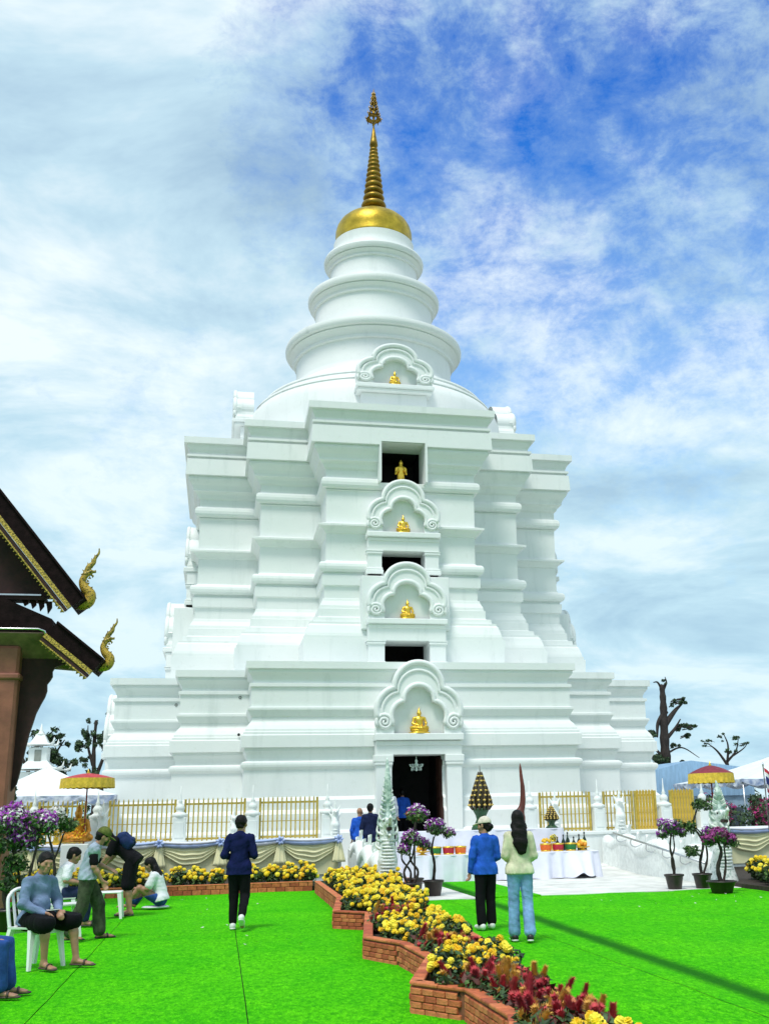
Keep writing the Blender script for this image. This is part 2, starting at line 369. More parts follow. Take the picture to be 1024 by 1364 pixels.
# ================================================================ STUPA
AX = (5.735, 41.4, 0.)
A1, A2, A3 = 5.0831, 7.2032, 9.3592
stupa = thing('stupa', 'towering white tiered stupa with gold dome and ringed gold spire', 'stupa', AX)
GW = .76
def plan(t):
    a, b, d = A1+t, A2+t, A3+t
    return [(-a, -d), (-GW, -d), (GW, -d), (a, -d), (a, -b), (b, -b), (b, -a), (d, -a), (d, a), (b, a), (b, b), (a, b), (a, d), (-a, d),
            (-a, b), (-b, b), (-b, a), (-d, a), (-d, -a), (-b, -a), (-b, -b), (-a, -b)]
def tier(name, prof, gaps):
    zs = sorted(set([z for lo_, hi_ in gaps for z in (lo_, hi_)])); P = []
    for (t0, z0), (t1, z1) in zip(prof[:-1], prof[1:]):
        P.append((t0, z0))
        for z in zs:
            if z0 < z < z1: P.append((t0+(t1-t0)*(z-z0)/(z1-z0), z))
    P.append(prof[-1]); V = []; F = []
    for t, z in P: V += [(x, y, z) for x, y in plan(t)]
    n = 22
    for k in range(len(P)-1):
        zm = (P[k][1]+P[k+1][1])/2
        for i in range(n):
            if i == 1 and any(lo_ < zm < hi_ for lo_, hi_ in gaps): continue
            j = (i+1) % n; F.append((k*n+i, k*n+j, (k+1)*n+j, (k+1)*n+i))
    F.append(tuple((len(P)-1)*n+i for i in range(n)))
    return put(name, mesh(name, V, F, WHITE), stupa)
base_p = [(.42, .12), (.42, 1.15), (.38, 1.2), (.27, 1.24), (.27, 1.7), (.22, 1.76), (.12, 1.82), (.12, 2.08), (.06, 2.14), (.02, 2.18), (.02, 2.95), (.05, 2.98), (.10, 3.04), (.11, 3.10),
          (.10, 3.16), (.03, 3.2), (-.07, 3.22), (-.07, 3.30), (-.04, 3.40), (.02, 3.50), (.02, 3.585), (.12, 3.60), (.12, 3.94), (.06, 3.97), (.06, 4.04), (.02, 4.06), (.01, 4.13),
          (-.05, 4.24), (-.15, 4.36), (-.17, 4.42), (-.17, 4.50), (-.14, 4.52), (-.06, 4.68), (-.035, 4.70), (-.035, 4.765), (-.13, 4.79), (-.13, 5.37), (-.07, 5.39), (-.07, 5.48), (-.17, 5.5),
          (-.18, 5.58), (-.12, 5.70), (-.03, 5.82), (-.03, 5.905), (.045, 5.92), (.045, 6.13), (-1.60, 6.16)]
body_p = [(-1.79, 6.14), (-1.74, 7.12), (-1.80, 7.125), (-1.79, 7.23), (-1.83, 7.235), (-1.84, 7.32), (-1.92, 7.58), (-1.97, 7.64), (-1.97, 7.71), (-2.09, 7.725), (-2.11, 7.88), (-2.22, 7.895), (-2.26, 7.93), (-2.26, 8.20),
          (-2.31, 8.215), (-2.32, 8.32), (-2.40, 8.48), (-2.42, 8.57), (-2.47, 8.585), (-2.46, 8.98), (-2.38, 9.02), (-2.37, 9.36), (-2.43, 9.38), (-2.43, 9.46), (-2.33, 9.48), (-2.27, 9.55), (-2.255, 9.64), (-2.27, 9.73), (-2.33, 9.80),
          (-2.46, 9.83), (-2.51, 9.88), (-2.51, 10.82), (-2.46, 10.84), (-2.42, 10.92), (-2.35, 11.0), (-2.32, 11.03), (-2.22, 11.045), (-2.22, 11.11), (-2.50, 11.20), (-2.50, 12.34), (-2.46, 12.36), (-2.50, 12.40), (-2.36, 12.44),
          (-2.32, 12.52), (-2.31, 12.62), (-2.33, 12.72), (-2.40, 12.79), (-2.48, 12.82), (-2.48, 13.08), (-2.40, 13.14), (-2.36, 13.26), (-2.28, 13.34), (-2.22, 13.36), (-2.22, 13.44), (-2.17, 13.56), (-2.06, 13.70),
          (-2.02, 13.78), (-2.05, 13.885), (-1.92, 13.90), (-1.95, 14.52), (-2.06, 14.53), (-2.06, 14.60), (-1.95, 14.62), (-1.95, 14.70), (-2.07, 14.71), (-2.04, 14.82), (-1.96, 14.98), (-1.93, 15.085), (-1.82, 15.10), (-1.82, 15.34), (-4.4, 15.42)]
tier('lower_tier', base_p, [(.12, 5.2)])
tier('upper_tier', body_p, [(6.14, 8.7), (9.46, 11.7), (12.64, 14.02)])
bell = [(5.5, 15.38), (5.5, 15.6), (5.3, 15.66), (5.29, 16.5), (5.25, 16.95), (5.15, 17.2), (4.98, 17.40), (4.92, 17.46), (4.96, 17.50), (4.93, 17.58), (4.76, 17.63), (4.64, 17.78), (4.60, 17.83), (4.64, 17.87), (4.61, 17.95), (4.45, 18.0), (4.2, 18.16), (3.85, 18.38), (3.55, 18.56), (3.34, 18.75), (3.29, 18.9),
        (3.27, 19.0), (3.27, 19.90), (3.38, 19.92), (3.38, 20.03), (3.36, 20.05), (3.40, 20.14), (3.50, 20.24), (3.58, 20.29), (3.54, 20.35), (3.69, 20.38), (3.74, 20.46), (3.75, 20.58), (3.72, 20.68), (3.58, 20.72), (3.2, 20.82), (2.75, 20.95), (2.58, 21.1), (2.5, 21.3),
        (2.5, 22.38), (2.59, 22.40), (2.59, 22.49), (2.57, 22.51), (2.60, 22.59), (2.68, 22.66), (2.72, 22.70), (2.68, 22.75), (2.79, 22.77), (2.83, 22.86), (2.84, 22.98), (2.80, 23.08), (2.66, 23.12), (2.3, 23.22), (2.0, 23.34), (1.92, 23.5),
        (1.88, 23.7), (1.88, 24.38), (1.96, 24.40), (1.96, 24.47), (1.94, 24.49), (1.98, 24.55), (2.05, 24.61), (2.08, 24.63), (2.04, 24.67), (2.13, 24.69), (2.17, 24.77), (2.18, 24.88), (2.14, 24.97), (2.02, 25.00), (1.85, 25.06), (1.78, 25.2), (1.75, 25.5), (1.76, 25.78)]
me = G().lathe(bell, 96).mesh('bell', WHITE, True)
o = put('bell', me, stupa)
try: me.set_sharp_from_angle(angle=R(28))
except Exception: pass
dome = [(1.66, 25.76), (1.70, 25.80), (1.70, 25.9), (1.68, 26.0), (1.69, 26.2), (1.68, 26.42), (1.62, 26.66), (1.50, 26.88), (1.30, 27.08), (1.02, 27.27), (.72, 27.42), (.50, 27.52), (.42, 27.6), (.40, 27.7)]
G().lathe(dome, 64).out('dome', GOLD, stupa, True)
spire = G().lathe([(.36, 27.6), (.40, 27.66), (.34, 27.72), (.34, 28.0), (.15, 31.0), (.19, 31.02), (.17, 31.2), (.10, 31.6), (.05, 31.95), (.03, 32.1), (.075, 32.16), (.03, 32.22), (.025, 34.0)], 24).out('spire', BRONZE, stupa, True)
z = 27.72; k = 0
while z < 30.9:
    f_ = (z-27.72)/3.2; r = .53*(1-f_)+.165*f_; h = .36*(1-f_)+.17*f_
    if k == 0: r = .56; h = .42
    G().lathe([(r*.62, z), (r*.9, z+h*.12), (r, z+h*.38), (r*.93, z+h*.62), (r*.66, z+h*.80), (r*.60, z+h)], 24).out('ring', BRONZE, spire, True)
    z += h; k += 1
# filigree finial above the spire: shrinking crowns with hanging leaves
chatra = G().lathe([(.02, 32.25), (.10, 32.3), (.05, 32.4), (.09, 32.9), (.04, 33.0), (.07, 33.3), (.03, 33.4), (.05, 33.65), (.02, 33.75), (.012, 34.08)], 12).out('finial', BRONZE, stupa, True)
for zc, rc in ((32.42, .34), (32.72, .25), (33.0, .19), (33.26, .145), (33.5, .105), (33.72, .07)):
    g = G(); n = 8
    g.lathe([(rc*.5, zc+.10), (rc*.95, zc+.02), (rc, zc), (rc*.9, zc-.01), (rc*.5, zc+.07)], 16, cap=False)
    for i in range(n):
        a = 2*PI*i/n; c, s = math.cos(a), math.sin(a)
        g.tube([(c*rc*.95, s*rc*.95, zc), (c*rc*1.12, s*rc*1.12, zc+.05), (c*rc*1.0, s*rc*1.0, zc+.17)], [.03, .025, .004], 5)
        g.tube([(c*rc*.95, s*rc*.95, zc), (c*rc*.98, s*rc*.98, zc-.09), (c*rc*.9, s*rc*.9, zc-.15)], [.02, .02, .003], 5)
    g.out('crown', BRONZE, chatra, True)
# ---- trefoil gables over door and windows
def arc(cx, cz, r, a0, a1, n): return [(cx+r*math.cos(a0+(a1-a0)*i/n), cz+r*math.sin(a0+(a1-a0)*i/n)) for i in range(n+1)]
def halves():
    out = [(1.30, 0.), (1.30, .12), (1.26, .28)] + arc(.62, .72, .69, math.atan2(.45-.72, 1.25-.62), math.atan2(1.40-.72, .75-.62), 10) + arc(0, 1.42, .76, .0, PI/2, 12)[1:]
    inn = [(.76, 0.), (.76, .12), (.76, .24)] + arc(.38, .52, .41, math.atan2(.35-.52, .75-.38), math.atan2(.93-.52, .41-.38), 10) + arc(0, .95, .43, .0, PI/2, 12)[1:]
    return out, inn
def gable(parent, yp, z0, hw, h, depth=.8, inset=.34):
    sx, sz = hw/1.32, h/2.18; O, I = halves()
    full = lambda H: [(x*sx, z0+z*sz) for x, z in H] + [(-x*sx, z0+z*sz) for x, z in H[-2::-1]]
    O, I = full(O), full(I); n = len(O); g = G()
    v = [(x, yp, z) for x, z in O] + [(x, yp, z) for x, z in I] + [(x, yp+depth, z) for x, z in O] + [(x, yp+inset, z) for x, z in I]
    f = []
    for i in range(n-1): f += [(i, n+i, n+i+1, i+1)[::-1], (i, i+1, 2*n+i+1, 2*n+i)[::-1], (n+i, 3*n+i, 3*n+i+1, n+i+1)[::-1]]
    c = len(v); v.append((0, yp+inset, z0+.5*sz)); f += [(c, 3*n+i, 3*n+i+1) for i in range(n-1)] + [(c, 3*n+n-1, 3*n)]
    f.append((0, 2*n, 2*n+n-1, n-1, 2*n-1, n)[::-1])
    g.add(v, f); p = g.out('gable', WHITE, parent)
    mid = lambda a: [(O[i][0]*(1-a)+I[i][0]*a, O[i][1]*(1-a)+I[i][1]*a) for i in range(n)]
    for nm, a, r, dy, s in (('outer_moulding', .06, .085, -.015, 3), ('middle_moulding', .36, .05, -.005, 3), ('inner_moulding', .90, .075, -.012, 2)):
        L = mid(a)[s:n-s]; G().tube([(x, yp+dy, z) for x, z in L], r*sx, 8, flat=1.0, up=(0, 1, 0)).out(nm, WHITE, p, True)
    for s in (-1, 1):
        pts = []; rad = []
        for i in range(34):
            a = i/33; ang = -.6+a*4.6*PI; r = (.235*(1-a)+.02)
            pts.append((s*(1.05+r*math.cos(ang))*sx, yp-.03-.03*a, z0+(.34+r*math.sin(ang))*sz)); rad.append((.062-.02*a)*sx)
        G().tube(pts, rad, 6, up=(0, 1, 0)).out('scroll', WHITE, p, True)
        # leaf spur above the scroll and drop below
        G().prism([(s*1.12*sx, z0+.50*sz), (s*1.34*sx, z0+.62*sz), (s*1.22*sx, z0+.78*sz), (s*1.10*sx, z0+.70*sz)][::s], yp-.05, yp+.2).out('leaf_spur', WHITE, p)
    G().box(-hw*1.02, hw*1.02, yp-.12, yp+depth, z0-.20*sz, z0, b=.02).box(-hw*.98, hw*.98, yp-.02, yp+depth, z0-.34*sz, z0-.21*sz, b=.015).out('gable_sill', WHITE, p)
    return p
def porch(rz, yp, zb, zt, zspring, hw, ih, top, depth, opening=True, back=None):
    """piers and lintel round an opening with a trefoil gable on top; front plane at yp (towards -y)"""
    g = G()
    for s in (-1, 1):
        x0, x1 = sorted((s*ih, s*(hw-.03)))
        g.box(x0, x1, yp+.03, yp+depth, zb, zt, b=.012)
    g.box(-hw+.02, hw-.02, yp+.02, yp+depth, zt, zspring-.33*(top/2.18), b=.01)
    p = g.out('porch', WHITE, stupa, rot=(0, 0, rz))
    cz = zt-.30 if zt-zb > 1.5 else zt-.12
    for s in (-1, 1):
        x0, x1 = sorted((s*(ih-.03), s*(hw+.02)))
        G().box(x0, x1, yp-.015, yp+.3, cz, cz+.09, b=.02).box(x0-.02, x1+.02, yp-.03, yp+.3, cz+.09, zt-.002, b=.02).out('capital', WHITE, p)
        G().box(x0-.02, x1+.02, yp-.03, yp+.3, zb, zb+.14, b=.02).box(x0, x1, yp-.01, yp+.3, zb+.142, zb+.22, b=.02).out('pier_base', WHITE, p)
    if back: G().box(-back, back, yp+.22, yp+depth, zspring-.3, zspring+top*.78, b=.02).out('backing_slab', WHITE, p)
    gable(p, yp, zspring, hw, top, depth, .21)
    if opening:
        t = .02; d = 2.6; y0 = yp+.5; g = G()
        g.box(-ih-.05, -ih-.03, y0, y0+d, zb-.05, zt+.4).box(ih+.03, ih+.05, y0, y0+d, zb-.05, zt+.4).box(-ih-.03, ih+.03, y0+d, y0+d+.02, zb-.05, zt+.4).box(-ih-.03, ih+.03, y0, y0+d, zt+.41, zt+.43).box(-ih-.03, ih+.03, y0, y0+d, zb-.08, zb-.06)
        g.out('shade_chamber', SHADEIN, p)  # added box behind the opening, its shade put into the wall colour
    return p
for rz in (0, -PI/2, PI/2):
    fr = rz == 0
    p = porch(rz, -9.80, .74, 3.33, 3.94, 1.32, .83, 2.18, 1.0, fr)
    if fr:
        for s in (-1, 1):
            d = G().box(-.03, .03, 0, .76, 0, 2.54).out('door_leaf', WOOD, p, loc=(s*.79, -9.18, .76))
            for k in range(4): G().box(-.045, .045, .10, .66, .12+.6*k, .62+.6*k, b=.01).out('door_panel', WOOD, d)
    porch(rz, -7.90, 6.14, 7.03, 7.74, 1.30, .74, 1.88, 1.2, fr, 1.46)
    porch(rz, -7.30, 9.36, 10.17, 10.80, 1.24, .74, 1.87, .9, fr)
    p = gable(stupa, -5.72, 16.86, 1.42, 1.62, .72, .20); p.rotation_euler = (0, 0, rz); p.name = 'dormer'
    G().box(-1.22, 1.22, -5.5, -4.6, 16.12, 16.60, b=.015).out('dormer_plinth', WHITE, p)
# window high in the cornice: reveals, and a chamber coloured near-black for its shade
g = G()
for s in (-1, 1):
    x0, x1 = sorted((s*GW, s*(GW+.08))); g.box(x0, x1, -7.44, -6.2, 12.60, 14.06)
g.box(-GW, GW, -7.36, -6.2, 14.02, 14.1).box(-GW, GW, -6.94, -6.2, 12.5, 12.64)
w = g.out('window', WHITE, stupa)
G().box(-GW-.2, GW+.2, -4.6, -4.55, 12.4, 14.3).box(-GW-.1, -GW-.081, -6.6, -4.6, 12.4, 14.3).box(GW+.081, GW+.1, -6.6, -4.6, 12.4, 14.3).box(-GW, GW, -6.2, -4.6, 14.11, 14.13).box(-GW, GW, -6.2, -4.6, 12.46, 12.49).out('shade_chamber', SHADEIN, w)
# small round drain pipes in the plaster
for x, y, z in ((-5.24, -7.08, 5.29), (-7.28, -4.96, 5.27), (-5.25, -7.33, 4.12)):
    G().lathe([(.045, -.04), (.045, .012), (.032, .012), (.03, -.02)], 10).out('drain_pipe', M('drain', (.02, .02, .02), .7), stupa, loc=(x, y, z), rot=(PI/2, 0, 0))
# ---- gold statues
def seated_buddha_prims():
    return [cone((-.20, -.02, .20), (.20, -.02, .20), .085, .085), cone((-.27, .0, .20), (-.05, -.17, .19), .085, .06), cone((.27, .0, .20), (.05, -.17, .19), .085, .06),
            cone((0, .05, .24), (0, .05, .48), .135, .15, (0, 1, 0), 1.35), cone((-.15, .05, .56), (.15, .05, .56), .06, .06), cone((-.20, .05, .55), (-.25, .0, .36), .052, .045), cone((.20, .05, .55), (.25, .0, .36), .052, .045),
            cone((-.25, 0, .36), (-.06, -.13, .29), .042, .035), cone((.25, 0, .36), (.20, -.16, .25), .042, .035), cone((0, .05, .58), (0, .04, .68), .05, .05),
            cone((0, .04, .73), (0, .03, .70), .088, .072), ball((0, .05, .82), .055), cone((0, .05, .86), (0, .05, .98), .03, .008), ball((0, -.06, .715), .02)]
bme = implicit_mesh('body', GOLD2, seated_buddha_prims(), .016, .03)
gp = G(); gp.lathe([(.40, 0), (.40, .03), (.36, .05), (.30, .07), (.34, .10), (.37, .125), (.30, .14)], 20); gp.v = [(x, y*.62, z) for x, y, z in gp.v]; bped = gp.mesh('pedestal', GOLD2, True)
def buddha(label, x, y, z, h, rz=0):
    t = thing('buddha_statue', label, 'statue', (AX[0]+x, AX[1]+y, z), rz, 'gold statues in the stupa niches', h); put('body', bme, t); put('pedestal', bped, t); return t
b0 = buddha('largest seated gold Buddha with flame in gable above the open door', .02, -9.73, 3.942, .82)
buddha('seated gold Buddha in the gable above the lower dark window', .02, -7.84, 7.742, .70)
buddha('seated gold Buddha in the gable between two dark windows', .0, -7.24, 10.802, .68)
buddha('smallest seated gold Buddha in the dormer below the white bell', .0, -5.65, 16.862, .62)
st = [cone((-.08, 0, .08), (-.07, 0, .45), .06, .07), cone((.08, 0, .08), (.07, 0, .45), .06, .07), cone((0, 0, .42), (0, 0, .68), .12, .14, (0, 1, 0), 1.4), cone((-.13, 0, .72), (.13, 0, .72), .055, .055), cone((-.18, 0, .70), (-.20, -.03, .48), .045, .04), cone((.18, 0, .70), (.20, -.03, .48), .045, .04),
      cone((-.2, -.03, .48), (-.12, -.14, .60), .035, .03), cone((.2, -.03, .48), (.12, -.14, .60), .035, .03), cone((0, 0, .74), (0, 0, .84), .05, .05), cone((0, -.01, .90), (0, -.02, .86), .08, .065), ball((0, .01, .98), .045), cone((0, .01, 1.0), (0, .01, 1.08), .025, .006), cone((0, .0, .03), (0, 0, .3), .13, .10)]
t = thing('buddha_statue', 'standing gold Buddha in the dark window under the top cornice', 'statue', (AX[0]+.02, AX[1]-6.72, 12.642), 0, 'gold statues in the stupa niches', .92)
put('body', implicit_mesh('body', GOLD2, st, .016, .03), t); G().lathe([(.26, 0), (.26, .04), (.20, .06), (.20, .08)], 16).out('pedestal', GOLD2, t, True)
# chandelier in the doorway
t = thing('chandelier', 'small green white glass chandelier hanging in the open doorway', 'chandelier', (AX[0]-.02, AX[1]-9.35, 2.86))
GLS = M('chandelier_glass', (.62, .74, .68), .15, .2, 20, spec=.8)
G().lathe([(.01, 0), (.04, .02), (.05, .06), (.02, .09), (.03, .14), (.10, .18), (.03, .24), (.05, .30), (.012, .36), (.012, .468)], 12).out('stem', GLS, t, True)
for i in range(8):
    a = 2*PI*i/8; c, s = math.cos(a), math.sin(a); g = G()
    g.tube([(c*.02, s*.02, .16), (c*.12, s*.12, .11), (c*.19, s*.19, .15), (c*.20, s*.20, .21)], [.012, .012, .012, .02], 6)
    arm = g.out('arm', GLS, t, True); G().lathe([(.004, -.11), (.016, -.06), (.004, -.01)], 6, (c*.15, s*.15)).out('crystal', GLS, arm, loc=(0, 0, .12))
# ================================================================ TERRACE WALL, FENCE, DRAPES
def wall(name, label, x0, x1, y0, y1, h):
    t = thing(name, label, 'wall', ((x0+x1)/2, (y0+y1)/2, 0)); w = (x1-x0)/2; d = (y1-y0)/2
    G().box(-w, w, -d, d, -.05, h-.10, b=.01).out('wall', WHITE, t); G().box(-w-.03, w+.03, -d-.04, d+.04, h-.10, h, b=.02).out('coping', WHITE, t)
    G().box(-w-.02, w+.02, -d-.03, d+.03, -.02, .16, b=.015).out('plinth', WHITE, t); return t
wall('terrace_wall', 'long low white terrace wall hung with swags behind the wide marigold bed', -12, 3.2, 29.42, 30.3, 1.06)
wall('terrace_wall', 'low white terrace wall behind the altar and the sloping handrail', 8.35, 22, 29.42, 30.3, 1.06)
BARM = M('railing_gold', (.50, .37, .07), .45, .25, 6, metal=.2)
bar_me = G().box(-.019, .019, -.012, .012, 0, 1.06).add([(-.019, -.012, 1.06), (.019, -.012, 1.06), (.019, .012, 1.06), (-.019, .012, 1.06), (0, 0, 1.12)], [(0, 1, 4), (1, 2, 4), (2, 3, 4), (3, 0, 4)]).mesh('bar', BARM)
wide_me = G().box(-.038, .038, -.012, .012, 0, 1.06).add([(-.038, -.012, 1.06), (.038, -.012, 1.06), (.038, .012, 1.06), (-.038, .012, 1.06), (0, 0, 1.12)], [(0, 1, 4), (1, 2, 4), (2, 3, 4), (3, 0, 4)]).mesh('bar', M('gate_gold', (.62, .40, .05), .4, .25, 6, metal=.3))
def fence(x0, x1, label, wide=False, y=29.98):
    t = thing('fence_panel', label, 'fence', ((x0+x1)/2, y, 1.06), 0, 'gold railing panels'); w = (x1-x0)/2
    for z in (.04, .93): G().box(-w, w, .013, .04, z, z+.05).out('rail', BARM, t)
    G().box(-w, w, .014, .03, .46, .48).out('rail', BARM, t)
    for s in (-1, 1): G().box(s*(w-.03)-.03, s*(w-.03)+.03, -.03, .05, 0, 1.08, b=.006).out('stile', BARM, t)
    n = max(3, round((2*w-.12)/(.088 if wide else .122)))
    for i in range(n): put('bar', wide_me if wide else bar_me, t, (-w+.06+(2*w-.12)*(i+.5)/n, 0, 0))
fence(-6.3, -4.75, 'gold railing panel behind the purple bougainvillea, partly hidden by it'); fence(-4.6, -3.4, 'gold railing panel behind the gold statue and fringed parasol')
fence(-2.85, -1.13, 'gold railing panel above the bending person dressed in black'); fence(-.93, .68, 'gold railing panel right behind the walking man in navy'); fence(1.03, 2.62, 'gold railing panel at the end of the long wall, next to the entrance')
fence(8.88, 10.42, 'open gold railing panel behind the altar flowers, right of the folded dark ornament'); fence(10.80, 11.72, 'narrow open gold railing panel at the top of the handrail')
fence(11.76, 12.44, 'solid looking gold gate leaf of close set bars at the top of handrail', True); fence(12.86, 13.62, 'solid looking gold railing panel behind the red and yellow parasol', True)
pil = G(); pil.box(-.17, .17, -.17, .17, 0, .62, b=.015)
fin_p = [(.19, .62), (.21, .65), (.21, .70), (.14, .73), (.09, .77), (.115, .82), (.125, .87), (.09, .93), (.045, .98), (.06, 1.01), (.035, 1.06), (.02, 1.18), (.006, 1.42)]
pil_me = pil.mesh('shaft', WHITE); fin_me = G().lathe(fin_p, 14).mesh('finial', WHITE, True); plq = G().box(-.12, .12, -.185, -.17, .1, .5, b=.006).mesh('panel', WHITE)
def pillar(x, label, y=29.9, s=1.): 
    t = thing('fence_pillar', label, 'pillar', (x, y, 1.06), 0, 'white fence pillars with pointed finials', s); put('shaft', pil_me, t); put('finial', fin_me, t); put('panel', plq, t)
PL = 'white fence pillar with lotus finial between two gold railing panels of the long swagged wall'
for x in (-4.68, -3.12, -1.03, .86): pillar(x, PL)
pillar(2.86, 'white fence pillar with lotus finial ending the long wall, next to the two men'); pillar(8.58, 'white fence pillar with lotus finial behind the folded dark ornament')
pillar(10.61, 'white fence pillar with lotus finial between the two open railing panels behind the altar'); pillar(12.65, 'white fence pillar with lotus finial beside the solid gold gate leaf'); pillar(13.85, 'white fence pillar with lotus finial behind the red and yellow parasol')
# ---- swags
def swag_run(label, x0, x1, n, y, z):
    t = thing('swag_drape', label, 'drapery', ((x0+x1)/2, y, z), 0); w = (x1-x0)/n
    rg = np.random.default_rng(int(x1*10)+3)
    G().box(-(x1-x0)/2, (x1-x0)/2, .0, .012, -.86, -.02).out('backing_cloth', M('backing_cloth', (.70, .68, .42), .8, .12, 2), t)
    for k in range(n):
        a = x0+w*k-(x0+x1)/2; V = []; F = []; nu, nv = 28, 22
        sg = .40+rg.uniform(-.04, .05); sk = rg.uniform(-.08, .08)
        for i in range(nu+1):
            u = i/nu; uu = u+sk*math.sin(PI*u)*.3; para = 1-(2*uu-1)**2
            for j in range(nv+1):
                v = j/nv; fold = .028*math.sin(v*2*PI*4.5+.6*math.sin(u*7))*(.35+.65*para)
                V.append((a+w*u, -.05-.06*para*math.sin(PI*min(1, v*1.1))-fold-.02*v, -.03-v*(.09+sg*para)+.012*math.sin(u*19+k)))
        for i in range(nu):
            for j in range(nv): q = i*(nv+1)+j; F.append((q, q+1, q+nv+2, q+nv+1))
        put('swag', mesh('swag', V, F, CREAM, True), t)
        # twisted pale blue and white band along the top
        pts = [(a+w*u, -.09-.02*math.sin(u*PI), .0-.045*math.sin(u*PI)) for u in np.linspace(0, 1, 17)]
        G().tube(pts, [.06+.035*math.sin(PI*i/16)+.008*math.sin(i*2.2) for i in range(17)], 8, flat=.8).out('band', BLUEW if k % 2 == 0 else CLOTHW, t, True)
        pts = [(p[0], p[1]-.055, p[2]+.055) for p in pts]
        G().tube(pts, [.035+.02*math.sin(PI*i/16) for i in range(17)], 7, flat=.8).out('band', CLOTHW if k % 2 == 0 else BLUEW, t, True)
    for k in range(n+1):
        a = x0+w*k-(x0+x1)/2; rings = []
        for i in range(9):
            f_ = i/8; r = .05+.10*f_; rings.append([(a+r*(1+.28*math.cos(7*th))*math.cos(th), -.12+.5*r*(1+.28*math.cos(7*th))*math.sin(th), .0-.56*f_) for th in np.linspace(0, 2*PI, 43)[:-1]])
        G().loft(rings).out('tail', CREAM, t, True)
        g = G()
        for q in range(7):
            th = 2*PI*q/7; g.tube([(a, -.15, .02), (a+.07*math.cos(th), -.22, .02+.07*math.sin(th)), (a+.12*math.cos(th), -.17, .02+.12*math.sin(th))], [.02, .045, .015], 6)
        g.out('rosette', BLUEW, t, True)
    return t
swag_run('cream swags under a pale blue and white band along the long wall', -7.6, 3.1, 7, 29.34, 1.02)
swag_run('cream swags under a pale band on the wall beside the right naga', 13.05, 18.0, 3, 27.2, 1.04)
wall('garden_wall', 'low white wall with cream swags behind the yellow flowers beside the right naga', 12.9, 20, 27.28, 27.6, 1.10)
